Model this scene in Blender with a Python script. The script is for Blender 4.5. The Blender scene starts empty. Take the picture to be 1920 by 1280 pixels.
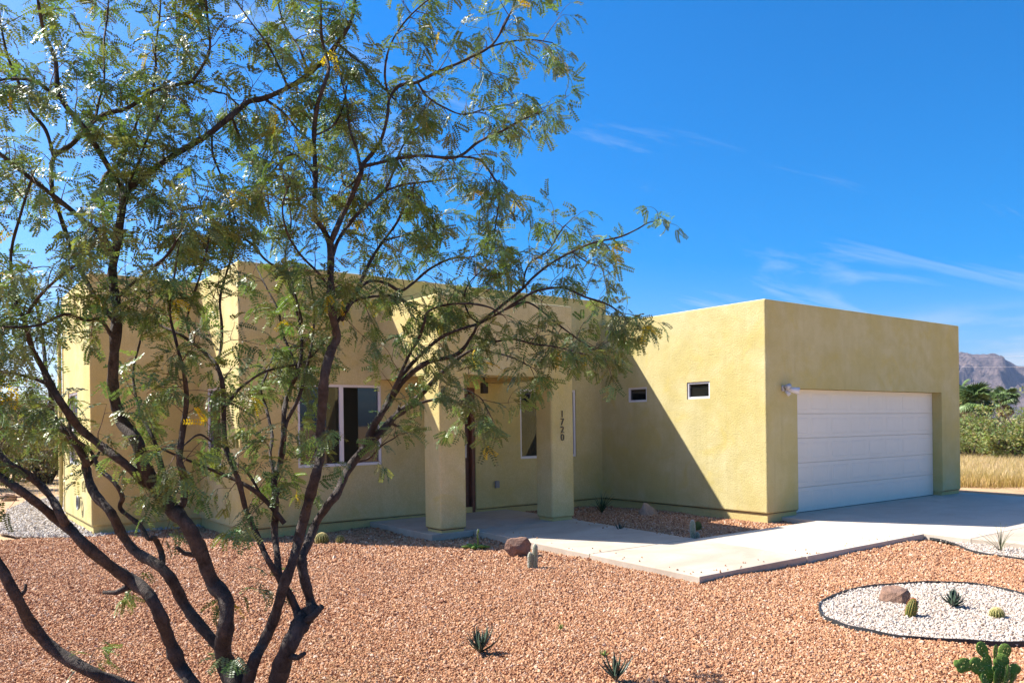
import bpy, bmesh, math, random
import numpy as np
from mathutils import Vector, Matrix

SC = bpy.context.scene
COL = SC.collection
rad = math.radians

# ------------------------------------------------------------------ camera
cam_data = bpy.data.cameras.new('camera')
cam = bpy.data.objects.new('camera', cam_data)
COL.objects.link(cam)
SC.camera = cam
CAM = Vector((-10.942, -7.738, 1.498))
YAW, ROLL = 0.9274, 0.0126
FW = Vector((math.cos(YAW), math.sin(YAW), 0))
RT = Vector((math.sin(YAW), -math.cos(YAW), 0))
UP = Vector((0, 0, 1))
c_, s_ = math.cos(ROLL), math.sin(ROLL)
cr = RT * c_ - UP * s_
cu = RT * s_ + UP * c_
m = Matrix((cr, cu, -FW)).transposed().to_4x4()
m.translation = CAM
cam.matrix_world = m
cam_data.sensor_width = 36.0
cam_data.lens = 1481.55 / 1920 * 36.0
cam_data.shift_y = 155.5 / 1920
cam_data.clip_start = 0.1
cam_data.clip_end = 20000

# ------------------------------------------------------------------ sky and sun
SUN_EL = rad(46.9)
SUN_TO = Vector((-0.575 * math.cos(SUN_EL), 0.818 * math.cos(SUN_EL), math.sin(SUN_EL))).normalized()
world = bpy.data.worlds.new('World')
SC.world = world
world.use_nodes = True
wn, wl = world.node_tree.nodes, world.node_tree.links
wn.clear()
w_out = wn.new('ShaderNodeOutputWorld')
w_bg = wn.new('ShaderNodeBackground')
w_bg.inputs['Strength'].default_value = 0.077
sky = wn.new('ShaderNodeTexSky')
sky.sky_type = 'NISHITA'
sky.sun_disc = False
sky.sun_elevation = SUN_EL
sky.sun_rotation = math.atan2(SUN_TO.x, SUN_TO.y)
sky.altitude = 1200
sky.air_density = 1.0
sky.dust_density = 5.5
sky.ozone_density = 6.0
w_hs = wn.new('ShaderNodeHueSaturation')
w_hs.inputs['Saturation'].default_value = 1.56
wl.new(sky.outputs[0], w_hs.inputs['Color'])
# thin cirrus, a layer of streaks high over the whole place
w_tc = wn.new('ShaderNodeTexCoord')
w_sep = wn.new('ShaderNodeSeparateXYZ')
wl.new(w_tc.outputs['Generated'], w_sep.inputs[0])
w_add = wn.new('ShaderNodeMath'); w_add.operation = 'ADD'; w_add.inputs[1].default_value = 0.09
wl.new(w_sep.outputs['Z'], w_add.inputs[0])
w_max = wn.new('ShaderNodeMath'); w_max.operation = 'MAXIMUM'; w_max.inputs[1].default_value = 0.03
wl.new(w_add.outputs[0], w_max.inputs[0])
w_dx = wn.new('ShaderNodeMath'); w_dx.operation = 'DIVIDE'
w_dy = wn.new('ShaderNodeMath'); w_dy.operation = 'DIVIDE'
wl.new(w_sep.outputs['X'], w_dx.inputs[0]); wl.new(w_max.outputs[0], w_dx.inputs[1])
wl.new(w_sep.outputs['Y'], w_dy.inputs[0]); wl.new(w_max.outputs[0], w_dy.inputs[1])
w_cmb = wn.new('ShaderNodeCombineXYZ')
wl.new(w_dx.outputs[0], w_cmb.inputs[0]); wl.new(w_dy.outputs[0], w_cmb.inputs[1])
CLX, CLY = 63.0, 9.1
LCX, LCY = 3.3, 5.0
w_map = wn.new('ShaderNodeMapping')
w_map.inputs['Rotation'].default_value = (0, 0, rad(-12))
w_map.inputs['Scale'].default_value = (0.42, 1.5, 1)
w_map.inputs['Location'].default_value = (CLX, CLY, 0)
wl.new(w_cmb.outputs[0], w_map.inputs['Vector'])
w_n1 = wn.new('ShaderNodeTexNoise')
w_n1.inputs['Scale'].default_value = 0.85
w_n1.inputs['Detail'].default_value = 8
w_n1.inputs['Roughness'].default_value = 0.62
w_n1.inputs['Distortion'].default_value = 0.9
wl.new(w_map.outputs[0], w_n1.inputs['Vector'])
w_rmp = wn.new('ShaderNodeValToRGB')
w_rmp.color_ramp.elements[0].position = 0.55
w_rmp.color_ramp.elements[0].color = (0, 0, 0, 1)
w_rmp.color_ramp.elements[1].position = 0.95
w_rmp.color_ramp.elements[1].color = (1, 1, 1, 1)
wl.new(w_n1.outputs['Fac'], w_rmp.inputs[0])
w_mix = wn.new('ShaderNodeMix'); w_mix.data_type = 'RGBA'
w_mix.inputs[7].default_value = (4.2, 4.5, 4.8, 1)
wl.new(w_rmp.outputs[0], w_mix.inputs[0])
wl.new(w_hs.outputs[0], w_mix.inputs[6])
w_map2 = wn.new('ShaderNodeMapping')
w_map2.inputs['Scale'].default_value = (1.0, 1.0, 5.0)
w_map2.inputs['Location'].default_value = (LCX, LCY, 0)
wl.new(w_tc.outputs['Generated'], w_map2.inputs['Vector'])
w_n2 = wn.new('ShaderNodeTexNoise')
w_n2.inputs['Scale'].default_value = 3.2
w_n2.inputs['Detail'].default_value = 7
w_n2.inputs['Roughness'].default_value = 0.58
wl.new(w_map2.outputs[0], w_n2.inputs['Vector'])
w_band = wn.new('ShaderNodeValToRGB')          # the bank lies low over the horizon
for p_, v_ in ((0.02, 0.0), (0.055, 1.0), (0.085, 1.0), (0.13, 0.0)):
    e_ = w_band.color_ramp.elements.new(p_); e_.color = (v_, v_, v_, 1)
w_band.color_ramp.elements[0].color = (0, 0, 0, 1)
w_band.color_ramp.elements[-1].color = (0, 0, 0, 1)
wl.new(w_sep.outputs['Z'], w_band.inputs[0])
w_r2 = wn.new('ShaderNodeValToRGB')
w_r2.color_ramp.elements[0].position = 0.47; w_r2.color_ramp.elements[0].color = (0, 0, 0, 1)
w_r2.color_ramp.elements[1].position = 0.66; w_r2.color_ramp.elements[1].color = (1, 1, 1, 1)
wl.new(w_n2.outputs['Fac'], w_r2.inputs[0])
w_m2 = wn.new('ShaderNodeMath'); w_m2.operation = 'MULTIPLY'
wl.new(w_band.outputs[0], w_m2.inputs[0]); wl.new(w_r2.outputs[0], w_m2.inputs[1])
w_mixb = wn.new('ShaderNodeMix'); w_mixb.data_type = 'RGBA'
w_mixb.inputs[7].default_value = (3.6, 3.75, 3.9, 1)
wl.new(w_m2.outputs[0], w_mixb.inputs[0])
wl.new(w_mix.outputs[2], w_mixb.inputs[6])
wl.new(w_mixb.outputs[2], w_bg.inputs['Color'])
wl.new(w_bg.outputs[0], w_out.inputs['Surface'])

sun_data = bpy.data.lights.new('sun', 'SUN')
sun_data.energy = 4.5
sun_data.angle = rad(0.53)
sun_data.color = (1.0, 0.95, 0.87)
sun = bpy.data.objects.new('sun', sun_data)
COL.objects.link(sun)
sun.rotation_euler = (-SUN_TO).to_track_quat('-Z', 'Y').to_euler()
sun.location = (0, 0, 30)

SC.view_settings.view_transform = 'Standard'
SC.view_settings.look = 'None'
SC.view_settings.gamma = 1.0
SC.view_settings.use_curve_mapping = False
SC.view_settings.exposure = 1.56
SC.cycles.max_bounces = 6
SC.cycles.diffuse_bounces = 4
SC.cycles.transparent_max_bounces = 8
SC.cycles.use_denoising = True

# ------------------------------------------------------------------ helpers
rng = np.random.default_rng(7)
R = random.Random(11)


def tag(o, label=None, cat=None, group=None, kind=None):
    if label: o['label'] = label
    if cat: o['category'] = cat
    if group: o['group'] = group
    if kind: o['kind'] = kind
    return o


def empty(name, loc=(0, 0, 0), rz=0.0, label=None, cat=None, group=None):
    o = bpy.data.objects.new(name, None)
    COL.objects.link(o)
    o.location = loc
    o.rotation_euler = (0, 0, rz)
    o.empty_display_size = 0.2
    return tag(o, label, cat, group)


def link(name, me, mat=None, parent=None):
    o = bpy.data.objects.new(name, me)
    COL.objects.link(o)
    if mat is not None and len(me.materials) == 0:
        me.materials.append(mat)
    if parent is not None:
        o.parent = parent
    return o


def bm_obj(name, bm, mat, parent=None, smooth=False):
    me = bpy.data.meshes.new(name)
    bm.normal_update()
    bm.to_mesh(me)
    bm.free()
    if smooth:
        me.shade_smooth()
    return link(name, me, mat, parent)


def np_mesh(name, verts, faces, smooth=False):
    """verts (n,3); faces (m,k) all of the same k."""
    me = bpy.data.meshes.new(name)
    verts = np.asarray(verts, dtype=np.float32)
    faces = np.asarray(faces, dtype=np.int32)
    k = faces.shape[1]
    me.vertices.add(len(verts))
    me.vertices.foreach_set('co', verts.ravel())
    me.loops.add(faces.size)
    me.loops.foreach_set('vertex_index', faces.ravel())
    me.polygons.add(len(faces))
    me.polygons.foreach_set('loop_start', np.arange(0, faces.size, k, dtype=np.int32))
    me.polygons.foreach_set('loop_total', np.full(len(faces), k, dtype=np.int32))
    if smooth:
        me.polygons.foreach_set('use_smooth', np.ones(len(faces), dtype=bool))
    me.update()
    me.validate()
    return me


def box_bm(lo, hi, bevel=0.0, seg=2, bm=None, keep=None):
    bm2 = bmesh.new()
    r = bmesh.ops.create_cube(bm2, size=1.0)
    lo, hi = Vector(lo), Vector(hi)
    for v in bm2.verts:
        v.co = Vector((lo[i] if v.co[i] < 0 else hi[i] for i in range(3)))
    if bevel > 0:
        ed = [e for e in bm2.edges if keep is None or keep(e)]
        bmesh.ops.bevel(bm2, geom=ed, offset=bevel, segments=seg, profile=0.5, affect='EDGES', clamp_overlap=True)
    if bm is None:
        return bm2
    me = bpy.data.meshes.new('t')
    bm2.to_mesh(me); bm2.free()
    bm.from_mesh(me)
    bpy.data.meshes.remove(me)
    return bm


def box(name, lo, hi, mat, parent=None, bevel=0.0, seg=2, keep=None, smooth=False):
    return bm_obj(name, box_bm(lo, hi, bevel, seg, None, keep), mat, parent, smooth)


def catmull(pts, n):
    """pts (k,d) -> smooth resampled curve."""
    P = np.array(pts, dtype=float)
    P = np.vstack([2 * P[0] - P[1], P, 2 * P[-1] - P[-2]])
    out = []
    for i in range(1, len(P) - 2):
        for j in range(n):
            t = j / n
            p0, p1, p2, p3 = P[i - 1], P[i], P[i + 1], P[i + 2]
            out.append(0.5 * ((2 * p1) + (-p0 + p2) * t + (2 * p0 - 5 * p1 + 4 * p2 - p3) * t * t + (-p0 + 3 * p1 - 3 * p2 + p3) * t ** 3))
    out.append(P[-2])
    return np.array(out)


def tube_arrays(P, rad_, sides, jitter=0.0, rs=None):
    """P (n,3), rad_ (n,) -> verts, quads; parallel-transport frames."""
    P = np.asarray(P, float)
    n = len(P)
    T = np.gradient(P, axis=0)
    T /= np.linalg.norm(T, axis=1)[:, None] + 1e-9
    u = np.cross(T[0], [0.3, 0.5, 0.81]); u /= np.linalg.norm(u) + 1e-9
    V = np.zeros((n, sides, 3))
    ang = np.arange(sides) * 2 * np.pi / sides
    for i in range(n):
        u = u - T[i] * (u @ T[i]); u /= np.linalg.norm(u) + 1e-9
        w = np.cross(T[i], u)
        rr = rad_[i] * np.ones(sides)
        if jitter and rs is not None:
            rr = rr * (1 + jitter * rs.normal(size=sides))
        V[i] = P[i] + rr[:, None] * (np.cos(ang)[:, None] * u + np.sin(ang)[:, None] * w)
    idx = np.arange(n * sides).reshape(n, sides)
    a = idx[:-1]; b = np.roll(idx, -1, axis=1)[:-1]
    c = np.roll(idx, -1, axis=1)[1:]; d = idx[1:]
    F = np.stack([a, b, c, d], axis=-1).reshape(-1, 4)
    return V.reshape(-1, 3), F


class Acc:
    """collects vertex / quad arrays into one mesh"""
    def __init__(self): self.v = []; self.f = []; self.n = 0
    def add(self, v, f):
        self.v.append(v); self.f.append(np.asarray(f) + self.n); self.n += len(v)
    def mesh(self, name, smooth=False):
        return np_mesh(name, np.vstack(self.v), np.vstack(self.f), smooth)


def tube(name, pts, radii, mat, parent=None, sides=8, n=1):
    if n > 1:
        q = catmull(np.hstack([np.array(pts, float), np.array(radii, float)[:, None]]), n)
        pts, radii = q[:, :3], np.maximum(q[:, 3], 1e-4)
    # closed ends
    P = np.vstack([pts[0], pts, pts[-1]]); rr = np.concatenate([[1e-4], radii, [1e-4]])
    T0 = np.asarray(pts, float)
    P = np.array(P, float)
    P[0] = T0[0] - (T0[1] - T0[0]) * 1e-3; P[-1] = T0[-1] + (T0[-1] - T0[-2]) * 1e-3
    v, f = tube_arrays(P, rr, sides)
    return link(name, np_mesh(name, v, f, True), mat, parent)


def lathe(name, prof, mat, parent=None, seg=20, smooth=True):
    bm = bmesh.new()
    rings = []
    for r_, z in prof:
        rings.append([bm.verts.new((r_ * math.cos(2 * math.pi * i / seg), r_ * math.sin(2 * math.pi * i / seg), z)) for i in range(seg)])
    for a, b in zip(rings, rings[1:]):
        for i in range(seg):
            bm.faces.new((a[i], a[(i + 1) % seg], b[(i + 1) % seg], b[i]))
    bm.faces.new(rings[-1]); bm.faces.new(list(reversed(rings[0])))
    return bm_obj(name, bm, mat, parent, smooth)


# ------------------------------------------------------------------ materials
class NT:
    def __init__(self, name):
        self.m = bpy.data.materials.new(name)
        self.m.use_nodes = True
        self.t = self.m.node_tree
        self.b = self.t.nodes['Principled BSDF']
    def n(self, kind, **kw):
        o = self.t.nodes.new('ShaderNode' + kind)
        for k, v in kw.items():
            if k in o.inputs: o.inputs[k].default_value = v
            else: setattr(o, k, v)
        return o
    def l(self, a, b): self.t.links.new(a, b)
    def pos(self):
        return self.n('NewGeometry').outputs['Position']
    def noise(self, vec, scale, detail=4, rough=0.55, dist=0.0):
        o = self.n('TexNoise')
        o.inputs['Scale'].default_value = scale
        o.inputs['Detail'].default_value = detail
        o.inputs['Roughness'].default_value = rough
        o.inputs['Distortion'].default_value = dist
        if vec is not None: self.l(vec, o.inputs['Vector'])
        return o.outputs['Fac']
    def ramp(self, fac, stops):
        o = self.n('ValToRGB')
        e = o.color_ramp.elements
        while len(e) < len(stops): e.new(0.5)
        for k, (p, c) in enumerate(stops):
            e[k].position = p
            e[k].color = (c, c, c, 1) if isinstance(c, (int, float)) else (*c, 1)
        self.l(fac, o.inputs[0])
        return o.outputs[0]
    def mix(self, fac, a, b, blend='MIX'):
        o = self.n('Mix'); o.data_type = 'RGBA'; o.blend_type = blend
        for s, v in ((0, fac), (6, a), (7, b)):
            if isinstance(v, (int, float)): o.inputs[s].default_value = v if s == 0 else (v, v, v, 1)
            elif isinstance(v, tuple): o.inputs[s].default_value = (*v, 1)
            else: self.l(v, o.inputs[s])
        return o.outputs[2]
    def bump(self, h, strength, dist, prev=None):
        o = self.n('Bump')
        o.inputs['Strength'].default_value = strength
        o.inputs['Distance'].default_value = dist
        self.l(h, o.inputs['Height'])
        if prev is not None: self.l(prev, o.inputs['Normal'])
        return o.outputs[0]
    def scale(self, vec, s):
        o = self.n('Mapping'); o.inputs['Scale'].default_value = s
        self.l(vec, o.inputs['Vector'])
        return o.outputs[0]
    def set(self, col=None, rough=None, spec=None, normal=None, metal=None):
        if col is not None:
            if isinstance(col, tuple): self.b.inputs['Base Color'].default_value = (*col, 1)
            else: self.l(col, self.b.inputs['Base Color'])
        if rough is not None:
            if isinstance(rough, (int, float)): self.b.inputs['Roughness'].default_value = rough
            else: self.l(rough, self.b.inputs['Roughness'])
        if spec is not None: self.b.inputs['Specular IOR Level'].default_value = spec
        if metal is not None: self.b.inputs['Metallic'].default_value = metal
        if normal is not None: self.l(normal, self.b.inputs['Normal'])
        return self.m


def mat_stucco(name, base, pale, deep):
    t = NT(name); p = t.pos()
    big = t.noise(p, 0.9, 5, 0.6, 0.4)
    mid = t.noise(p, 3.2, 5, 0.6, 0.6)
    c1 = t.mix(t.ramp(big, [(0.38, 0.0), (0.60, 1.0)]), base, pale)
    # yellower worn patches with ragged outlines
    patch = t.ramp(t.noise(p, 1.15, 7, 0.68, 1.4), [(0.55, 0.0), (0.66, 0.6)])
    c2 = t.mix(patch, c1, deep)
    # fine trowel mottling and drip streaks
    c3 = t.mix(t.ramp(mid, [(0.38, 0.0), (0.68, 0.42)]), c2, tuple(x * 0.82 for x in base))
    fine = t.noise(p, 70, 3, 0.6)
    c4 = t.mix(t.ramp(fine, [(0.42, 0.28), (0.62, 0.0)]), c3, tuple(x * 0.55 for x in base))
    streak = t.noise(t.scale(p, (5, 5, 0.28)), 1.6, 4, 0.6)
    c5 = t.mix(t.ramp(streak, [(0.53, 0.0), (0.75, 0.30)]), c4, tuple(x * 0.7 for x in base))
    h1 = t.noise(p, 38, 5, 0.62, 0.3)
    h2 = t.noise(p, 120, 3, 0.6)
    h0 = t.noise(p, 2.0, 3, 0.5)
    nrm = t.bump(h0, 0.5, 0.03)
    nrm = t.bump(h1, 0.75, 0.010, nrm)
    nrm = t.bump(h2, 0.5, 0.004, nrm)
    return t.set(c5, 0.93, 0.2, nrm)


def mat_plain(name, col, rough=0.6, spec=0.4, metal=0.0, var=0.12, sc=12.0, bump=0.0):
    t = NT(name); p = t.pos()
    n = t.noise(p, sc, 5, 0.6)
    c = t.mix(t.ramp(n, [(0.3, 0.0), (0.75, 1.0)]), col, tuple(x * (1 - var) for x in col))
    nrm = t.bump(t.noise(p, sc * 4, 4), bump, 0.01) if bump else None
    return t.set(c, rough, spec, nrm, metal)


def mat_concrete(name, a, b):
    t = NT(name); p = t.pos()
    n1 = t.noise(t.scale(p, (1, 1.6, 1)), 0.9, 6, 0.62, 0.8)
    c = t.mix(t.ramp(n1, [(0.36, 0.0), (0.66, 1.0)]), a, b)
    n2 = t.noise(p, 22, 5, 0.65)
    c = t.mix(t.ramp(n2, [(0.5, 0.0), (0.8, 0.3)]), c, tuple(x * 0.7 for x in b))
    # a few rusty tea-coloured stains
    st = t.ramp(t.noise(p, 1.3, 6, 0.7, 1.0), [(0.63, 0.0), (0.74, 0.4)])
    c = t.mix(st, c, (0.30, 0.19, 0.11))
    br = t.noise(t.scale(p, (3, 220, 1)), 1.0, 2, 0.5)
    nrm = t.bump(br, 0.25, 0.003)
    nrm = t.bump(t.noise(p, 140, 3), 0.35, 0.003, nrm)
    return t.set(c, 0.85, 0.3, nrm)


def mat_pebble(name, cols, dark, rough=0.85, sc=90):
    """colour per stone (each stone its own shade), fine grain inside"""
    t = NT(name)
    oi = t.n('ObjectInfo')
    stops = [(i / max(1, len(cols) - 1), c) for i, c in enumerate(cols)]
    c = t.ramp(oi.outputs['Random'], stops)
    n = t.noise(t.pos(), sc, 4, 0.65)
    c = t.mix(t.ramp(n, [(0.45, 0.0), (0.75, 0.45)]), c, dark)
    nrm = t.bump(t.noise(t.pos(), 220, 3), 0.5, 0.003)
    return t.set(c, rough, 0.25, nrm)


def mat_soil(name, a, b, c3, sc=60, bumpd=0.012):
    t = NT(name); p = t.pos()
    v = t.n('TexVoronoi'); v.inputs['Scale'].default_value = sc
    t.l(p, v.inputs['Vector'])
    sep = t.n('SeparateColor'); t.l(v.outputs['Color'], sep.inputs[0])
    c = t.mix(sep.outputs[0], a, b)
    c = t.mix(t.ramp(t.noise(p, 0.7, 6, 0.6), [(0.4, 0.0), (0.7, 0.6)]), c, c3)
    inv = t.ramp(v.outputs['Distance'], [(0.0, 1.0), (0.7, 0.0)])
    nrm = t.bump(inv, 0.8, bumpd)
    return t.set(c, 0.95, 0.15, nrm)


def mat_leaf(name, top, back_light=0.35, rough=0.42, attr='tint', spec=0.5):
    t = NT(name)
    a = t.n('Attribute'); a.attribute_name = attr
    col = t.mix(1.0, top, a.outputs['Color'], 'MULTIPLY')
    t.set(col, rough, spec)
    tr = t.n('BsdfTranslucent')
    t.l(t.mix(1.0, col, (1.15, 1.25, 0.55), 'MULTIPLY'), tr.inputs['Color'])
    ms = t.n('MixShader'); ms.inputs[0].default_value = back_light
    t.l(t.b.outputs[0], ms.inputs[1]); t.l(tr.outputs[0], ms.inputs[2])
    out = t.t.nodes['Material Output']
    t.l(ms.outputs[0], out.inputs['Surface'])
    return t.m


def mat_bark(name, a, b):
    t = NT(name); p = t.pos()
    n = t.noise(p, 14, 6, 0.65, 0.5)
    c = t.mix(t.ramp(n, [(0.35, 0.0), (0.68, 1.0)]), a, b)
    n2 = t.noise(t.scale(p, (1, 1, 0.35)), 60, 5, 0.7)
    c = t.mix(t.ramp(n2, [(0.5, 0.0), (0.75, 0.55)]), c, tuple(x * 0.4 for x in a))
    nrm = t.bump(n2, 1.0, 0.022)
    nrm = t.bump(n, 0.8, 0.03, nrm)
    return t.set(c, 0.85, 0.25, nrm)


M = {}
M['stucco'] = mat_stucco('stucco', (0.550, 0.455, 0.178), (0.605, 0.525, 0.275), (0.590, 0.470, 0.140))
M['stem'] = mat_stucco('stem_wall_paint', (0.57, 0.455, 0.18), (0.58, 0.48, 0.22), (0.53, 0.40, 0.14))
M['concrete'] = mat_concrete('concrete', (0.45, 0.385, 0.305), (0.35, 0.285, 0.22))
M['concrete_new'] = mat_concrete('concrete_pale', (0.53, 0.46, 0.37), (0.45, 0.38, 0.30))
M['vinyl'] = mat_plain('white_vinyl', (0.68, 0.67, 0.68), 0.4, 0.5, 0, 0.05)
M['door_white'] = mat_plain('garage_door_paint', (0.77, 0.71, 0.60), 0.5, 0.4, 0, 0.05, 3)
M['rubber'] = mat_plain('black_rubber', (0.015, 0.015, 0.016), 0.7, 0.3)
M['wood'] = mat_plain('dark_door_wood', (0.11, 0.042, 0.024), 0.45, 0.5, 0, 0.45, 9)
M['door_frame'] = mat_plain('door_frame_wood', (0.16, 0.065, 0.038), 0.5, 0.4, 0, 0.4, 9)
M['black_metal'] = mat_plain('black_metal', (0.02, 0.02, 0.021), 0.5, 0.5)
M['grey_metal'] = mat_plain('lamp_metal', (0.5, 0.5, 0.51), 0.4, 0.5, 0.3, 0.2)
M['grey_plastic'] = mat_plain('grey_plastic', (0.22, 0.23, 0.24), 0.5, 0.5)
M['digit'] = mat_plain('digit_bronze', (0.05, 0.042, 0.02), 0.4, 0.6, 0.2)
M['edging'] = mat_plain('edging', (0.025, 0.026, 0.028), 0.6, 0.4)
g_ = NT('window_glass'); g_.set((0.012, 0.014, 0.013), 0.02, 0.5)
g_.b.inputs['IOR'].default_value = 1.6
M['glass'] = g_.m
M['curtain'] = mat_plain('curtain', (0.16, 0.2, 0.11), 0.9, 0.1)
M['bark'] = mat_bark('mesquite_bark', (0.040, 0.031, 0.026), (0.118, 0.094, 0.080))
M['twig'] = mat_plain('twig', (0.13, 0.075, 0.05), 0.7, 0.3, 0, 0.4, 30)
M['leaf'] = mat_leaf('mesquite_leaf', (0.150, 0.205, 0.066), 0.26, 0.42, spec=0.28)
M['bush'] = mat_leaf('bush_leaf', (0.205, 0.225, 0.085), 0.3, 0.6, spec=0.2)
M['bush_grey'] = mat_leaf('grey_bush_leaf', (0.20, 0.19, 0.11), 0.25, 0.7, spec=0.2)
M['straw_gold'] = mat_leaf('golden_straw', (0.48, 0.35, 0.16), 0.3, 0.7, spec=0.15)
M['straw'] = mat_leaf('straw', (0.56, 0.44, 0.26), 0.3, 0.7, spec=0.15)
M['palm'] = mat_plain('palm_frond', (0.115, 0.18, 0.05), 0.45, 0.5, 0, 0.4, 3)
M['palm_dead'] = mat_plain('palm_dead_frond', (0.25, 0.18, 0.10), 0.9, 0.1, 0, 0.4, 3)
M['palm_trunk'] = mat_plain('palm_trunk', (0.16, 0.11, 0.075), 0.9, 0.1, 0, 0.5, 9)
M['agave'] = mat_plain('agave_leaf', (0.045, 0.075, 0.050), 0.5, 0.4, 0, 0.45, 22)
M['agave_edge'] = mat_plain('agave_tip', (0.07, 0.05, 0.03), 0.6, 0.3)
M['pad'] = mat_plain('cactus_pad', (0.15, 0.25, 0.045), 0.75, 0.2, 0, 0.5, 30, 0.4)
M['barrel'] = mat_plain('barrel_cactus_skin', (0.15, 0.17, 0.035), 0.6, 0.3, 0, 0.4, 25)
M['spine'] = mat_plain('cactus_spine', (0.64, 0.52, 0.24), 0.7, 0.2, 0, 0.3, 30)
M['spine_white'] = mat_plain('cactus_wool', (0.62, 0.60, 0.52), 0.9, 0.1, 0, 0.2, 30)
M['spine_red'] = mat_plain('cactus_red_spine', (0.42, 0.12, 0.03), 0.7, 0.2, 0, 0.3, 30)
M['column'] = mat_plain('column_cactus_skin', (0.24, 0.28, 0.18), 0.6, 0.3, 0, 0.35, 25)
M['litter'] = mat_plain('dry_litter', (0.33, 0.20, 0.10), 0.9, 0.1, 0, 0.6, 40)
M['grass'] = mat_plain('yucca_blade', (0.055, 0.085, 0.035), 0.6, 0.3, 0, 0.4, 9)


def mat_rock(name, a, b, c3):
    t = NT(name); p = t.pos()
    n = t.noise(p, 7, 7, 0.65, 0.8)
    c = t.mix(t.ramp(n, [(0.35, 0.0), (0.65, 1.0)]), a, b)
    c = t.mix(t.ramp(t.noise(p, 26, 5, 0.65), [(0.5, 0.0), (0.75, 0.6)]), c, c3)
    nrm = t.bump(t.noise(p, 30, 7, 0.7), 0.9, 0.02)
    return t.set(c, 0.9, 0.2, nrm)


M['rock'] = mat_rock('boulder', (0.27, 0.16, 0.11), (0.17, 0.105, 0.08), (0.11, 0.07, 0.055))
M['rock_tan'] = mat_rock('boulder_tan', (0.42, 0.29, 0.20), (0.30, 0.20, 0.14), (0.20, 0.14, 0.12))
M['gravel_soil'] = mat_soil('gravel_soil', (0.33, 0.15, 0.078), (0.45, 0.235, 0.125), (0.33, 0.155, 0.082), 46)
M['white_soil'] = mat_soil('white_gravel_soil', (0.36, 0.29, 0.23), (0.44, 0.38, 0.32), (0.34, 0.27, 0.21), 46)
M['grey_soil'] = mat_soil('grey_gravel_soil', (0.30, 0.27, 0.24), (0.46, 0.42, 0.38), (0.38, 0.33, 0.28), 40)
M['pebble'] = mat_pebble('red_pebble', [(0.20, 0.085, 0.046), (0.38, 0.185, 0.092), (0.50, 0.282, 0.148), (0.41, 0.200, 0.097), (0.57, 0.370, 0.228), (0.29, 0.132, 0.066), (0.46, 0.240, 0.118), (0.63, 0.47, 0.35)], (0.25, 0.10, 0.055))
M['pebble_white'] = mat_pebble('white_pebble', [(0.42, 0.34, 0.27), (0.54, 0.48, 0.41), (0.46, 0.38, 0.31), (0.58, 0.53, 0.47), (0.34, 0.25, 0.19), (0.54, 0.47, 0.41)], (0.30, 0.21, 0.15))
M['pebble_grey'] = mat_pebble('grey_pebble', [(0.30, 0.27, 0.25), (0.50, 0.46, 0.42), (0.42, 0.35, 0.29), (0.56, 0.52, 0.48)], (0.2, 0.18, 0.16))


def mat_ground():
    t = NT('desert_ground'); p = t.pos()
    n1 = t.noise(p, 0.12, 7, 0.6, 0.4)
    n2 = t.noise(p, 1.7, 7, 0.65)
    c = t.mix(t.ramp(n1, [(0.38, 0.0), (0.62, 1.0)]), (0.40, 0.25, 0.145), (0.48, 0.345, 0.20))
    c = t.mix(t.ramp(n2, [(0.45, 0.0), (0.75, 0.7)]), c, (0.30, 0.165, 0.095))
    nrm = t.bump(t.noise(p, 9, 6, 0.7), 0.8, 0.04)
    return t.set(c, 0.95, 0.1, nrm)


def mat_mountain():
    t = NT('mountain_rock'); p = t.pos()
    n1 = t.noise(p, 0.010, 8, 0.68, 0.6)
    n2 = t.noise(p, 0.035, 8, 0.7)
    c = t.mix(t.ramp(n1, [(0.38, 0.0), (0.62, 1.0)]), (0.11, 0.088, 0.085), (0.215, 0.160, 0.140))
    c = t.mix(t.ramp(n2, [(0.48, 0.0), (0.62, 0.85)]), c, (0.060, 0.052, 0.050))
    nrm = t.bump(n2, 1.0, 40.0)
    return t.set(c, 0.95, 0.1, nrm)


M['ground'] = mat_ground()
M['mountain'] = mat_mountain()

TWIG, LEAF, HAZE = 1.4, 1.3, 0.00006

# ------------------------------------------------------------------ ground
def gz(x, y):
    """lie of the yard: falls a little away from the house"""
    t = np.clip((2.0 - np.asarray(y, float)) / 4.3, 0, 1)
    return -0.14 - 0.055 * t


def bumpy(x, y):
    x = np.asarray(x, float); y = np.asarray(y, float)
    return 0.008 * np.sin(2.1 * x + 1.3 * y) + 0.007 * np.sin(-1.7 * x + 3.1 * y + 1) + 0.005 * np.sin(5.3 * x + 2.2 * y + 2) + 0.004 * np.sin(3.3 * x - 6.1 * y)


rings = np.concatenate([np.linspace(0, 40, 40), np.geomspace(44, 9000, 40)])
NA = 96
V = []; F = []
for i, r_ in enumerate(rings):
    a = np.arange(NA) * 2 * np.pi / NA
    x = 3 + max(r_, 0.01) * np.cos(a); y = 3 + max(r_, 0.01) * np.sin(a)
    z = gz(x, y) - 0.03 + (0.10 * np.sin(0.21 * x + 1) * np.sin(0.17 * y) if r_ > 30 else 0.0) * np.ones(NA)
    V.append(np.stack([x, y, z], 1))
V = np.vstack(V)
for i in range(len(rings) - 1):
    for j in range(NA):
        k = (j + 1) % NA
        F.append((i * NA + j, (i + 1) * NA + j, (i + 1) * NA + k, i * NA + k))
ground = link('ground', np_mesh('ground', V, F, True), M['ground'])
tag(ground, kind='structure')


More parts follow.
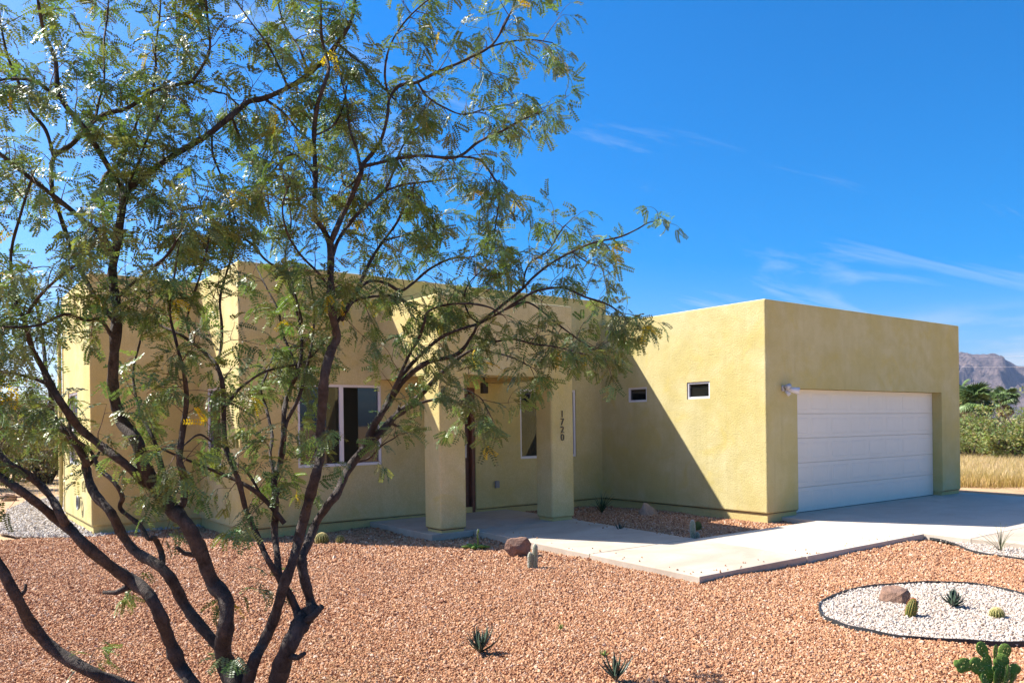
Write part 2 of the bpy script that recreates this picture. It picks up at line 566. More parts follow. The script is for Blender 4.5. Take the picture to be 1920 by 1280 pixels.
def sheet(name, x0, x1, y0, y1, step, zf, mat, inside=None):
    xs = np.arange(x0, x1 + 1e-6, step); ys = np.arange(y0, y1 + 1e-6, step)
    X, Y = np.meshgrid(xs, ys)
    Z = zf(X, Y)
    V = np.stack([X.ravel(), Y.ravel(), Z.ravel()], 1)
    idx = np.arange(len(V)).reshape(X.shape)
    F = np.stack([idx[:-1, :-1], idx[:-1, 1:], idx[1:, 1:], idx[1:, :-1]], -1).reshape(-1, 4)
    if inside is not None:
        cx = V[F].mean(1)
        F = F[inside(cx[:, 0], cx[:, 1])]
    return tag(link(name, np_mesh(name, V, F, True), mat), kind='structure')




def in_poly(px, py, poly):
    px = np.asarray(px); py = np.asarray(py)
    r = np.zeros(px.shape, bool)
    n = len(poly)
    for i in range(n):
        x1, y1 = poly[i]; x2, y2 = poly[(i + 1) % n]
        c = ((y1 > py) != (y2 > py)) & (px < (x2 - x1) * (py - y1) / (y2 - y1 + 1e-12) + x1)
        r ^= c
    return r


BED_A = catmull([(-4.91, -4.17), (-4.78, -3.93), (-4.55, -3.74), (-4.24, -3.59), (-3.56, -3.49), (-3.03, -3.62), (-2.68, -3.80), (-2.47, -4.02), (-2.42, -4.30), (-2.58, -4.64), (-2.90, -5.0), (-3.40, -5.38), (-4.0, -5.52), (-4.38, -5.31), (-4.59, -5.10), (-4.76, -4.87), (-4.89, -4.69), (-4.93, -4.45), (-4.91, -4.17)], 5)[:-1]
BED_B_EDGE = catmull([(0.41, -2.36), (0.28, -2.66), (-0.04, -2.96), (-0.37, -3.30), (-0.43, -3.56), (-0.48, -3.87), (-0.42, -4.6), (-0.1, -5.3), (0.41, -5.6)], 5)
BED_B = np.vstack([BED_B_EDGE, [(0.46, -5.6), (0.46, -2.36)]])
PATCH = [(-9.75, 6.45), (-9.95, 7.2), (-9.8, 9.0), (-9.5, 11.5), (-9.0, 13.4), (-8.3, 14.2), (-7.2, 14.0), (-7.2, 8.0), (-7.2, 5.9), (-8.86, 5.7), (-9.3, 6.0)]


sheet('gravel_bed', -17, 6.9, -13, 6.3, 0.16, lambda x, y: gz(x, y) + bumpy(x, y) - 0.008 - 0.03 * (in_poly(x, y, BED_A) | in_poly(x, y, BED_B)), M['gravel_soil'])


def poly_sheet(name, poly, dz, mat):
    bm = bmesh.new()
    vs = [bm.verts.new((x, y, float(gz(x, y)) + dz)) for x, y in poly]
    f = bm.faces.new(vs)
    if f.calc_area() and f.normal.z < 0: f.normal_flip()
    bmesh.ops.triangulate(bm, faces=bm.faces[:])
    bm.normal_update()
    for f in bm.faces:
        if f.normal.z < 0: f.normal_flip()
    return tag(bm_obj(name, bm, mat), kind='structure')


poly_sheet('white_gravel_bed', BED_A, 0.006, M['white_soil'])
poly_sheet('white_gravel_bed', BED_B, 0.006, M['white_soil'])
poly_sheet('grey_gravel_patch', PATCH, 0.018, M['grey_soil'])


# ------------------------------------------------------------------ concrete
def cz(y):
    return -0.045 - 0.075 * min(1.0, max(0.0, (2.2 - y) / 4.5))


def slab(name, x0, x1, y0, y1, mat, parent, drop=0.16):
    bm = box_bm((x0, y0, -1), (x1, y1, 0))
    for v in bm.verts:
        top = cz(v.co.y)
        v.co.z = top if v.co.z > -0.5 else top - drop
    bmesh.ops.bevel(bm, geom=[e for e in bm.edges if all(v.co.z > -0.135 + 0 for v in e.verts) and max(abs(v.co.z - cz(v.co.y)) for v in e.verts) < 1e-4], offset=0.010, segments=2, profile=0.5, affect='EDGES')
    o = bm_obj(name, bm, mat, parent)
    return o


walk = empty('walkway', (0, 0, 0)); tag(walk, kind='structure')
slab('slab', -4.42, -2.47, -0.573, 1.927, M['concrete'], walk)
slab('slab', -4.42, -2.47, -2.28, -0.587, M['concrete'], walk)
slab('slab', -2.456, 0.408, -2.28, -0.587, M['concrete_new'], walk)
porch = empty('porch_floor', (0, 0, 0)); tag(porch, kind='structure')
slab('slab', -5.13, -2.38, 1.938, 3.90, M['concrete'], porch)
drive = empty('driveway', (0, 0, 0)); tag(drive, kind='structure')
ysteps = [0.34, -2.9, -6.1, -9.3, -12.5]
for a, b in zip(ysteps, ysteps[1:]):
    slab('slab', 0.42, 3.68, b + 0.004, a - 0.004, M['concrete_new'] if a > 0 else M['concrete'], drive)
    slab('slab', 3.688, 7.0, b + 0.004, a - 0.004, M['concrete_new'] if a > 0 else M['concrete'], drive)

# ------------------------------------------------------------------ the house
house = empty('house', (0, 0, 0), label='single storey yellow stucco house with flat parapet roof and white garage door', cat='house')
CUT = []


def carve(o, cuts):
    """openings cut straight into the wall mesh"""
    bm = bmesh.new()
    for lo, hi in cuts:
        box_bm(lo, hi, 0, 1, bm)
    me = bpy.data.meshes.new('cut')
    bm.to_mesh(me); bm.free()
    c = bpy.data.objects.new('cut', me)
    COL.objects.link(c)
    md = o.modifiers.new('openings', 'BOOLEAN')
    md.operation = 'DIFFERENCE'; md.solver = 'EXACT'; md.object = c
    dg = bpy.context.evaluated_depsgraph_get()
    new = bpy.data.meshes.new_from_object(o.evaluated_get(dg))
    o.modifiers.clear()
    old = o.data
    o.data = new
    new.name = o.name
    bpy.data.meshes.remove(old)
    bpy.data.objects.remove(c)
    bpy.data.meshes.remove(me)


def not_bottom(e):
    return True


H1, H2 = 3.48, 3.94
B = 0.028


def stucco_box(name, lo, hi, keep=None, bev=B):
    return box(name, lo, hi, M['stucco'], house, bev, 3, keep)


# openings: (axis-plane boxes)
gar = stucco_box('garage_wall', (0, 0, 0), (6.79, 7.2, H1))
GDX0, GDX1, GDZ = 0.85, 5.97, 2.045
carve(gar, [((GDX0, -0.5, -0.5), (GDX1, 0.30, GDZ)),
            ((-0.3, 2.62, 1.895), (0.075, 3.11, 2.175)), ((-0.3, 1.14, 1.905), (0.075, 1.65, 2.205))])
main = stucco_box('front_wall', (-7.21, 3.85, 0), (0.16, 13.0, H2))
carve(main, [((-6.33, 3.5, 0.875), (-4.91, 3.93, 2.165)), ((-2.06, 3.5, 0.86), (-0.69, 3.93, 2.155)),
             ((-4.02, 3.5, -0.5), (-3.065, 3.99, 2.155)), ((-7.5, 4.76, 0.9), (-7.13, 5.49, 2.14))])
wing = stucco_box('side_wing_wall', (-8.83, 5.93, 0), (-7.0, 8.9, H2 - 0.006))
carve(wing, [((-9.2, 7.15, 0.9), (-8.75, 8.2, 2.14))])
stucco_box('rear_wall', (0.05, 4.62, 0), (4.2, 12.0, 3.835))
# stem wall under the weep line, set back from the stucco
bm = box_bm((0.028, 0.028, -0.45), (0.83, 7.1, 0.05))
box_bm((5.99, 0.028, -0.45), (6.762, 7.1, 0.05), 0, 1, bm)
box_bm((0.8, 0.5, -0.45), (6.0, 7.0, 0.045), 0, 1, bm)
bm_obj('garage_stem_wall', bm, M['stem'], house)
box('stem_wall', (-7.182, 3.878, -0.45), (0.13, 12.9, 0.05), M['stem'], house)
box('stem_wall', (-8.802, 5.958, -0.45), (-7.1, 8.87, 0.045), M['stem'], house)
# dark metal weep line under the stucco
for lo, hi in (((-7.195, 3.865, -0.006), (-4.03, 3.9, -0.0005)), ((-3.05, 3.865, -0.006), (0.005, 3.9, -0.0005)), ((0.012, 0.015, -0.006), (0.05, 3.86, -0.0005)), ((0.05, 0.012, -0.006), (0.845, 0.05, -0.0005)), ((5.975, 0.012, -0.006), (6.78, 0.05, -0.0005))):
    box('weep_screed', lo, hi, M['black_metal'], house)

# portico: two pillars under a deep header block
PX0, PX1, PY0, PZ = -4.99, -2.455, 1.92, 2.24
stucco_box('portico_header', (PX0, PY0, PZ), (PX1, 3.90, 3.40), keep=lambda e: not all(abs(v.co.z - PZ) < 1e-4 for v in e.verts))
carve(bpy.data.objects['portico_header'], [((PX0 + 0.44, PY0 + 0.44, PZ - 0.2), (PX1 - 0.46, 3.84, PZ + 0.14))])
for x0, x1, y1 in ((PX0, PX0 + 0.44, PY0 + 0.45), (PX1 - 0.465, PX1, PY0 + 0.40)):
    stucco_box('pillar', (x0, PY0, 0.0), (x1, y1, PZ), keep=lambda e: not all(v.co.z > PZ - 1e-3 for v in e.verts))
    box('pillar_base', (x0 + 0.028, PY0 + 0.028, -0.35), (x1 - 0.028, y1 - 0.028, 0.0), M['stem'], house, 0.008)
box('pillar_weep', (PX0 + 0.015, PY0 + 0.015, -0.007), (PX0 + 0.425, PY0 + 0.435, -0.0005), M['black_metal'], house)


def window(axis, pos, a0, a1, z0, z1, mull=None, rail=None, depth=0.05, fw=0.042, into=1, pane_mat=None):
    """white vinyl window: axis 'y' = in a wall facing -y, 'x' = in a wall facing -x; pos = frame front"""
    def bx(bm, p0, p1, q0, q1, d0, d1, bev=0.005):
        if axis == 'y': return box_bm((p0, pos + d0, q0), (p1, pos + d1, q1), bev, 2, bm)
        return box_bm((pos + d0, p0, q0), (pos + d1, p1, q1), bev, 2, bm)
    root = None
    pane_bm = bmesh.new()
    bx(pane_bm, a0 + 0.01, a1 - 0.01, z0 + 0.01, z1 - 0.01, 0.035, 0.045, 0)
    w = bm_obj('window', pane_bm, pane_mat or M['glass'], house)
    fr = bmesh.new()
    bx(fr, a0, a0 + fw, z0, z1, 0, depth); bx(fr, a1 - fw, a1, z0, z1, 0, depth)
    bx(fr, a0 + fw - .002, a1 - fw + .002, z0, z0 + fw, 0.001, depth); bx(fr, a0 + fw - .002, a1 - fw + .002, z1 - fw, z1, 0.001, depth)
    bm_obj('frame', fr, M['vinyl'], w)
    # thin dark glazing bead inside the frame
    bd = bmesh.new(); e = fw
    bx(bd, a0 + e, a0 + e + .008, z0 + e, z1 - e, 0.022, 0.04, 0); bx(bd, a1 - e - .008, a1 - e, z0 + e, z1 - e, 0.022, 0.04, 0)
    bx(bd, a0 + e + .008, a1 - e - .008, z0 + e, z0 + e + .008, 0.022, 0.04, 0); bx(bd, a0 + e + .008, a1 - e - .008, z1 - e - .008, z1 - e, 0.022, 0.04, 0)
    bm_obj('bead', bd, M['grey_plastic'], w)
    if mull is not None:
        mb = bmesh.new(); bx(mb, mull - 0.034, mull + 0.034, z0 + fw, z1 - fw, 0.004, depth)
        bm_obj('mullion', mb, M['vinyl'], w)
    if rail is not None:
        mb = bmesh.new(); bx(mb, a0 + fw, a1 - fw, rail - 0.02, rail + 0.02, 0.004, depth)
        bm_obj('rail', mb, M['vinyl'], w)
    return w


tag(window('y', 3.868, -6.33, -4.91, 0.875, 2.165, mull=-5.60), label='two-pane sliding window behind the tree')
tag(window('y', 3.868, -2.06, -0.69, 0.86, 2.155), label='tall single pane window beside the numbered pillar')
tag(window('x', 0.014, 2.62, 3.11, 1.895, 2.175, fw=0.036), label='small high window in the shaded part of the garage wall')
tag(window('x', 0.014, 1.14, 1.65, 1.905, 2.205, fw=0.036), label='small high window in the sunlit garage wall')
window('x', -7.192, 4.76, 5.49, 0.9, 2.14)
window('x', -8.812, 7.15, 8.2, 0.9, 2.14, rail=1.5)

# entry door, planks across, in a dark frame
dr = bm_obj('entry_door', box_bm((-3.99, 3.952, -0.03), (-3.135, 3.985, 2.10)), M['wood'], house)
for k in range(7):
    z0 = -0.02 + k * 0.302
    box('plank', (-3.985, 3.938, z0 + 0.005), (-3.14, 3.955, z0 + 0.297), M['wood'], dr, 0.006)
fb = box_bm((-3.13, 3.87, -0.05), (-3.067, 3.985, 2.153), 0.004)
box_bm((-4.018, 3.87, -0.05), (-3.993, 3.985, 2.153), 0.004, 2, fb)
box_bm((-3.992, 3.872, 2.105), (-3.132, 3.985, 2.152), 0.004, 2, fb)
bm_obj('door_frame', fb, M['door_frame'], dr)
hb = box_bm((-3.25, 3.895, 0.92), (-3.225, 3.915, 1.18), 0.006)
box_bm((-3.245, 3.905, 0.94), (-3.23, 3.94, 0.96), 0, 1, hb); box_bm((-3.245, 3.905, 1.14), (-3.23, 3.94, 1.16), 0, 1, hb)
bm_obj('door_handle', hb, M['grey_metal'], dr)
# doorbell, covered outlet, little hanging lantern over the entry
box('doorbell', (-2.85, 3.832, 1.115), (-2.815, 3.852, 1.19), M['black_metal'], house, 0.004)
ob = bm_obj('outlet_cover', box_bm((-2.665, 3.80, 0.36), (-2.585, 3.852, 0.49), 0.012), M['grey_plastic'], house)
box('outlet_lid', (-2.66, 3.792, 0.366), (-2.59, 3.801, 0.484), M['grey_plastic'], ob, 0.003)
ln = bm_obj('porch_lantern', box_bm((-3.47, 3.0, 2.02), (-3.37, 3.10, 2.20), 0.01), M['black_metal'], house)
box('lantern_stem', (-3.43, 3.04, 2.2), (-3.41, 3.06, 2.40), M['black_metal'], ln)

# house number, four upright characters down the pillar
for k, ch in enumerate('1720'):
    cu_ = bpy.data.curves.new('digit', 'FONT')
    cu_.body = ch; cu_.size = 0.155; cu_.extrude = 0.006; cu_.align_x = 'CENTER'
    to = bpy.data.objects.new('digit', cu_)
    COL.objects.link(to)
    dg = bpy.context.evaluated_depsgraph_get()
    me = bpy.data.meshes.new_from_object(to.evaluated_get(dg))
    bpy.data.objects.remove(to)
    d = link('digit', me, M['digit'], house)
    d.rotation_euler = (math.pi / 2, 0, 0)
    d.location = (-2.70, PY0 - 0.012, 1.605 - k * 0.125)

# garage door: five sections of eight raised panels
GY = 0.19
gd = bm_obj('garage_door', box_bm((GDX0 + 0.002, GY + 0.02, -0.07), (GDX1 - 0.002, GY + 0.06, GDZ - 0.003)), M['door_white'], house)
SH = (GDZ + 0.075) / 5
pmesh = None
for i in range(5):
    z0 = -0.075 + i * SH
    box('section', (GDX0 + 0.004, GY, z0 + 0.003), (GDX1 - 0.004, GY + 0.025, z0 + SH - 0.003), M['door_white'], gd, 0.004)
    for j in range(8):
        pw = (GDX1 - GDX0 - 0.06) / 8
        cx = GDX0 + 0.03 + (j + 0.5) * pw
        if pmesh is None:
            w2, h2 = pw / 2 - 0.055, SH / 2 - 0.072
            bm = bmesh.new()
            # a moulded border groove around a flat raised field
            def rr(w, h, y): return [bm.verts.new((sx * w, y, sz * h)) for sx, sz in ((-1, -1), (1, -1), (1, 1), (-1, 1))]
            loops = [rr(w2, h2, 0.001), rr(w2 - 0.006, h2 - 0.005, -0.0042), rr(w2 - 0.022, h2 - 0.013, -0.0042), rr(w2 - 0.040, h2 - 0.020, -0.0015), rr(w2 - 0.06, h2 - 0.030, -0.0038)]
            for a, b in zip(loops, loops[1:]):
                for q in range(4):
                    bm.faces.new((a[q], a[(q + 1) % 4], b[(q + 1) % 4], b[q]))
            bm.faces.new(loops[-1])
            bmesh.ops.recalc_face_normals(bm, faces=bm.faces[:])
            pmesh = bpy.data.meshes.new('panel')
            bm.to_mesh(pmesh); bm.free()
        p = link('panel', pmesh, M['door_white'], gd)
        p.location = (cx, GY, z0 + SH / 2)
box('door_seal', (GDX0 + 0.003, GY - 0.006, -0.115), (GDX1 - 0.003, GY + 0.03, -0.074), M['rubber'], gd)

# motion flood lamp by the garage door
fl = bm_obj('flood_lamp', box_bm((0.40, -0.035, 1.985), (0.50, 0.002, 2.085), 0.02, 3), M['grey_metal'], house)


def cone_between(name, p0, p1, r0, r1, mat, parent):
    return tube(name, [p0, tuple((a + b) / 2 for a, b in zip(p0, p1)), p1], [r0, (r0 + r1) / 2, r1], mat, parent, 14)


cone_between('lamp_head', (0.46, -0.05, 2.03), (0.60, -0.20, 1.985), 0.028, 0.062, M['vinyl'], fl)
cone_between('lamp_head', (0.43, -0.05, 2.06), (0.41, -0.15, 2.06), 0.024, 0.05, M['grey_metal'], fl)
cone_between('motion_sensor', (0.47, -0.04, 1.99), (0.49, -0.10, 1.925), 0.022, 0.034, M['vinyl'], fl)

# downspout on the far side of the wing
ds = tube('downspout', [(-8.88, 8.82, 3.5), (-8.88, 8.82, 0.2), (-8.90, 8.80, 0.02), (-9.0, 8.75, -0.07)], [0.035, 0.035, 0.035, 0.035], M['stem'], house, 8)

# coil of hose hanging on the wing wall
hc = empty('hose_coil', (-8.835, 6.86, 0.31), label='small dark coil of hose hanging low on the side wing wall', cat='hose')
for k in range(3):
    a = np.linspace(0, 2 * np.pi, 25)
    rr_ = 0.085 + 0.012 * k
    pts = np.stack([-0.03 - 0.012 * k + 0 * a, rr_ * np.cos(a), rr_ * np.sin(a) * 1.05], 1)
    v, f = tube_arrays(pts, np.full(25, 0.009), 6)
    link('loop', np_mesh('loop', v, f, True), M['grey_plastic'], hc)
box('hook', (-0.06, -0.01, 0.07), (0.006, 0.01, 0.09), M['black_metal'], hc)

# ------------------------------------------------------------------ far setting: mountains
def fbm1(t, seed):
    s = 0
    for k in range(6):
        s = s + np.sin(t * (1.9 ** k) * 1.0 + seed * (k + 1) * 1.37) * 0.55 ** k
    return s


prof_t = np.radians([-80, -35, -30, -15, 0, 15, 26, 28.6, 29.6, 30.4, 31.2, 32.0, 32.7, 33.6, 35, 38, 45, 60, 80])
prof_h = np.array([.015, .030, .032, .040, .050, .058, .066, .074, .078, .074, .069, .066, .0585, .061, .066, .07, .055, .03, .015])
th = np.radians(np.linspace(-80, 80, 900))
rr_ = np.linspace(2600, 5200, 70)
TH, RR = np.meshgrid(th, rr_)
base_h = np.interp(TH, prof_t, prof_h) * 3700
u = (RR - 2600) / 1100.0
env = np.clip(u, 0, 1) ** 1.25 * np.clip((5200 - RR) / 1300.0, 0, 1) ** 0.6
ridg = 0
for k, (f1, f2, a) in enumerate([(26, .0022, .22), (61, .0046, .18), (120, .0095, .12), (250, .02, .06), (430, .034, .03)]):
    ridg = ridg + a * (1 - 2 * np.abs(np.sin(TH * f1 + 1.7 * np.sin(RR * f2 + k) + k * 2.1)) ** 0.8)
Hm = base_h * env * (1 + ridg * np.clip(u * (1.06 - np.clip(u, 0, 1.06)) * 4.4, 0.10, 1.2))
ax = YAW - TH
V = np.stack([CAM.x + RR * np.cos(ax), CAM.y + RR * np.sin(ax), Hm - 3.0], -1).reshape(-1, 3)
idx = np.arange(len(V)).reshape(TH.shape)
F = np.stack([idx[:-1, :-1], idx[1:, :-1], idx[1:, 1:], idx[:-1, 1:]], -1).reshape(-1, 4)
tag(link('mountain_range', np_mesh('mountain_range', V, F, False), M['mountain']), kind='structure')


def tint_attr(me, cols_per_face_corner):
    a = me.color_attributes.new('tint', 'FLOAT_COLOR', 'CORNER')
    n = len(me.loops)
    c = np.ones((n, 4), np.float32)
    c[:, :3] = cols_per_face_corner
    a.data.foreach_set('color', c.ravel())


def rand_unit(n, rs):
    v = rs.normal(size=(n, 3))
    return v / np.linalg.norm(v, axis=1)[:, None]


def leaf_quads(P, size, rs, droop=0.0, aspect=0.5):
    """one rhombic leaf face at each point"""
    n = len(P)
    d = rand_unit(n, rs); d[:, 2] -= droop; d /= np.linalg.norm(d, axis=1)[:, None]
    s = np.cross(d, rand_unit(n, rs)); s /= np.linalg.norm(s, axis=1)[:, None] + 1e-9
    sz = (size * rs.uniform(0.6, 1.4, n))[:, None]
    a = P - d * sz * .5; b = P + s * sz * aspect * .5; c = P + d * sz * .5; e = P - s * sz * aspect * .5
    V = np.stack([a, b, c, e], 1).reshape(-1, 3)
    return V, np.arange(4 * n).reshape(n, 4)


def bush_meshes(seed, w, h, n_stem, n_leaf, leaf, spread=1.0):
    rs = np.random.default_rng(seed)
    wood = Acc(); pts = []; shade = []
    for k in range(n_stem):
        az = rs.uniform(0, 2 * np.pi); el = rs.uniform(0.25, 1.25)
        L_ = rs.uniform(0.55, 1.2)
        tip = np.array([np.cos(az) * np.cos(el) * w / 2 * L_, np.sin(az) * np.cos(el) * w / 2 * L_, (0.25 + 0.75 * np.sin(el)) * h * L_])
        mid = tip * 0.5 + rs.normal(size=3) * 0.08 * h + np.array([0, 0, 0.08 * h])
        c = catmull([np.array([rs.normal() * .06, rs.normal() * .06, -0.1]), mid * 0.6, mid, tip * .8, tip], 4)
        v, f = tube_arrays(c, np.linspace(0.045, 0.008, len(c)), 5)
        wood.add(v, f)
        for q in range(rs.integers(3, 7)):
            t_ = rs.uniform(0.35, 1.05)
            i = min(len(c) - 1, int(t_ * (len(c) - 1)))
            ctr = c[i] + rs.normal(size=3) * 0.10 * h
            m_ = n_leaf // (n_stem * 5) + 1
            r3 = rs.uniform(0.10, 0.22) * h
            pp = ctr + rand_unit(m_, rs) * (rs.uniform(0, 1, m_) ** 0.45)[:, None] * r3 * np.array([1.15, 1.15, 0.8])
            pp = pp[pp[:, 2] > 0.05]
            pts.append(pp)
            shade.append(np.full(len(pp), rs.uniform(0.7, 1.3)))
    P = np.vstack(pts); sh = np.concatenate(shade)
    V, F = leaf_quads(P, leaf, rs)
    cm = np_mesh('crown', V, F)
    n = len(F)
    col = np.stack([sh * rs.uniform(0.75, 1.3, n), sh * rs.uniform(0.8, 1.2, n), sh * rs.uniform(0.7, 1.3, n)], 1)
    tint_attr(cm, np.repeat(col, 4, axis=0))
    return cm, wood.mesh('trunk', True)


BM = [bush_meshes(21 + k, w, h, ns, 8500, lf) for k, (w, h, ns, lf) in enumerate([(5.4, 2.5, 22, .11), (4.6, 2.3, 20, .10), (6.2, 2.7, 24, .12)])]


def cam_xy(px, dist):
    """a spot on the plain at a bearing from the viewpoint"""
    a = YAW - math.atan((px - 960) / 1481.55)
    return CAM.x + dist * math.cos(a), CAM.y + dist * math.sin(a)


bspots = [(1768, 40, 0, 1.0, 'dense olive green bush half hidden by the garage corner'),
          (1822, 37, 1, 0.92, 'olive green bush in front of the larger palm'),
          (1868, 39, 2, 1.0, 'broad olive green bush below the smaller palm'),
          (1922, 36, 0, 1.05, 'bright green bush at the far edge of the dry grass'),
          (1895, 47, 1, 1.15, 'pale green bush standing behind the broad olive bush'),
          (1985, 40, 2, 1.0, 'green bush beyond the end of the driveway'),
          (1835, 50, 2, 1.05, 'green bush between the palms and the thicket')]
GB = 'desert bushes beyond the dry grass'
for k, (px, d, v, s, lab) in enumerate(bspots):
    x, y = cam_xy(px, d)
    r_ = empty('desert_bush', (x, y, -0.2), R.uniform(0, 6.28), lab, 'bush', GB)
    r_.scale = (s, s, s * [.84, .72, .80, .92, .70, .8, .74][k])
    link('crown', BM[v][0], M['bush'], r_); link('trunk', BM[v][1], M['bark'], r_)
GMe = [bush_meshes(51 + k, w, h, ns, 8000, lf) for k, (w, h, ns, lf) in enumerate([(4.6, 2.3, 20, .09), (3.6, 1.7, 16, .08)])]
for px, d, v, s, lab in [(-60, 27, 0, 1.1, 'grey green desert shrub at the edge of the dirt yard'),
                         (20, 31, 0, 1.15, 'tall grey shrub seen between the low branches'),
                         (85, 29, 1, 1.1, 'grey green shrub beside the wing downspout'),
                         (140, 36, 0, 1.2, 'grey shrub mostly hidden behind the house wing'),
                         (50, 40, 0, 1.3, 'farthest grey shrub beyond the dirt yard')]:
    x, y = cam_xy(px, d)
    me_c = GMe[v][0].copy(); me_c.materials.clear()
    r_ = empty('desert_shrub', (x, y, -0.2), R.uniform(0, 6.28), lab, 'shrub', 'grey shrubs behind the dirt yard')
    r_.scale = (s, s, s)
    link('crown', me_c, M['bush_grey'], r_); link('trunk', GMe[v][1], M['bark'], r_)


# ------------------------------------------------------------------ fan palms
def frond_mesh(seed):
    rs = np.random.default_rng(seed)
    A_ = Acc()
    L_ = 0.75
    pet = np.array([[0, 0, 0], [0.3, 0, 0.03], [0.6, 0, 0.02], [L_, 0, 0]])
    v, f = tube_arrays(pet, np.array([.02, .016, .013, .01]), 4); A_.add(v, f)
    ns = 26
    for k in range(ns):
        a = -2.1 + 4.2 * k / (ns - 1)
        da = 4.2 / ns * 0.55
        len_ = 0.82 * (0.72 + 0.28 * math.cos(a * 0.55)) * rs.uniform(0.92, 1.05)
        def pt(t, off, dz): return [L_ + len_ * t * math.cos(a + off), len_ * t * math.sin(a + off), dz]
        z1 = 0.03 * (-1) ** k
        dr_ = -0.28 * rs.uniform(0.7, 1.3)
        vs = np.array([[L_, 0, 0], pt(.6, -da, -.03 + z1), pt(.62, 0, -.03 + .04), pt(.6, da, -.03 - z1), pt(1.0, 0, dr_)])
        A_.add(vs, np.array([[0, 1, 4, 2], [0, 2, 4, 3]]))
    return A_.mesh('frond')


FR = [frond_mesh(3), frond_mesh(4)]
FRD = []
for q in FR:
    c = q.copy(); FRD.append(c)


def palm(px, d, th_, s, n, label):
    x, y = cam_xy(px, d)
    r_ = empty('fan_palm', (x, y, -0.2), R.uniform(0, 6), label, 'palm tree', 'fan palms behind the bushes')
    tube('trunk', [(0, 0, -0.1), (0.02, 0, th_ * .5), (0, 0.02, th_)], [.26 * s, .2 * s, .19 * s], M['palm_trunk'], r_, 10, 3)
    for k in range(n):
        dead = k >= n * 0.72
        me = (FRD if dead else FR)[k % 2]
        o = link('dead_frond' if dead else 'frond', me, M['palm_dead'] if dead else M['palm'], r_)
        el = R.uniform(-1.25, -0.75) if dead else math.asin(R.uniform(-0.55, 0.98))
        o.location = (0, 0, th_ + (R.uniform(-.5, -.1) if dead else R.uniform(-0.1, .12)) * s)
        o.rotation_euler = (R.uniform(-.5, .5), -el, k * 2.399 + R.uniform(-.2, .2))
        sc = s * R.uniform(.85, 1.1)
        o.scale = (sc, sc, sc)


palm(1828, 58, 2.75, .86, 52, 'larger fan palm with a full crown behind the bushes')
palm(1883, 66, 3.1, 0.72, 40, 'smaller fan palm standing apart above the bushes')
palm(1796, 60, 3.3, 0.85, 44, 'fan palm mostly hidden behind the garage corner')

# ------------------------------------------------------------------ power line across the plain
pl = empty('power_line', (0, 0, 0), label='pair of thin pale wires crossing in front of the mountain', cat='power line')
pa, pb = cam_xy(1690, 109), cam_xy(2090, 122)
for k, (p, nm) in enumerate(((pa, 0), (pb, 1))):
    tube('pole', [(p[0], p[1], -0.4), (p[0], p[1], 5), (p[0], p[1], 9.9)], [.16, .14, .11], M['palm_trunk'], pl, 8)
for z in (8.3, 9.6):
    t_ = np.linspace(0, 1, 25)
    q = np.stack([pa[0] + (pb[0] - pa[0]) * t_, pa[1] + (pb[1] - pa[1]) * t_, z - 0.5 * 4 * t_ * (1 - t_)], 1)
    v, f = tube_arrays(q, np.full(25, .013), 5)
    link('wire', np_mesh('wire', v, f, True), M['vinyl'], pl)


# ------------------------------------------------------------------ dry grass field
def grass_field(name, label, P, hmin, hmax, wid, seed, mat):
    rs = np.random.default_rng(seed)
    n = len(P)
    h = rs.uniform(hmin, hmax, n)
    az = rs.uniform(0, 2 * np.pi, n)
    lean = rs.uniform(0.05, 0.55, n) * h
    wv = np.stack([-np.sin(az), np.cos(az), np.zeros(n)], 1) * (wid * rs.uniform(.6, 1.4, n))[:, None]
    dx = np.stack([np.cos(az) * lean, np.sin(az) * lean, np.zeros(n)], 1)
    up_ = np.stack([np.zeros(n), np.zeros(n), h], 1)
    b0 = P - wv; b1 = P + wv; m0 = P + dx * .35 + up_ * .6 - wv * .6; m1 = P + dx * .35 + up_ * .6 + wv * .6
    t0 = P + dx + up_ - wv * .08; t1 = P + dx + up_ + wv * .08
    V = np.stack([b0, b1, m1, m0, t1, t0], 1).reshape(-1, 3)
    i = np.arange(n)[:, None] * 6
    F = np.vstack([i + np.array([0, 1, 2, 3]), i + np.array([3, 2, 4, 5])])
    me = np_mesh(name, V, F)
    sh = rs.uniform(.65, 1.2, n)
    col = np.stack([sh, sh * rs.uniform(.9, 1.02, n), sh * rs.uniform(.7, 1.1, n)], 1)
    tint_attr(me, np.repeat(np.vstack([col, col]), 4, axis=0))
    o = link(name, me, mat)
    return tag(o, label, 'grass', None, 'stuff')


def wedge(n, px0, px1, d0, d1, seed, clump=0):
    rs = np.random.default_rng(seed)
    px = rs.uniform(px0, px1, n); d = np.sqrt(rs.uniform(d0 * d0, d1 * d1, n))
    a = YAW - np.arctan((px - 960) / 1481.55)
    x = CAM.x + d * np.cos(a); y = CAM.y + d * np.sin(a)
    if clump:
        k = np.sin(x * 2.3 + np.sin(y * 1.7) * 2) + np.sin(y * 2.9 + np.sin(x * 1.1) * 2) + rs.normal(size=n) * .6
        x, y = x[k > clump], y[k > clump]
    return np.stack([x, y, np.full(len(x), -0.235)], 1)


grass_field('dry_grass', 'pale dry grass covering the field beyond the garage', wedge(80000, 1640, 2120, 23.5, 44, 5), .18, .42, .007, 6, M['straw'])
grass_field('tall_dry_grass', 'strip of taller golden grass along the near edge of the field', wedge(22000, 1640, 2120, 22.2, 25.8, 8, -0.9), .20, .36, .006, 9, M['straw_gold'])
grass_field('sparse_grass', 'sparse dry tufts scattered over the dirt beside the wing', wedge(7000, -350, 230, 21, 45, 12, 0.9), .08, .28, .008, 13, M['straw'])


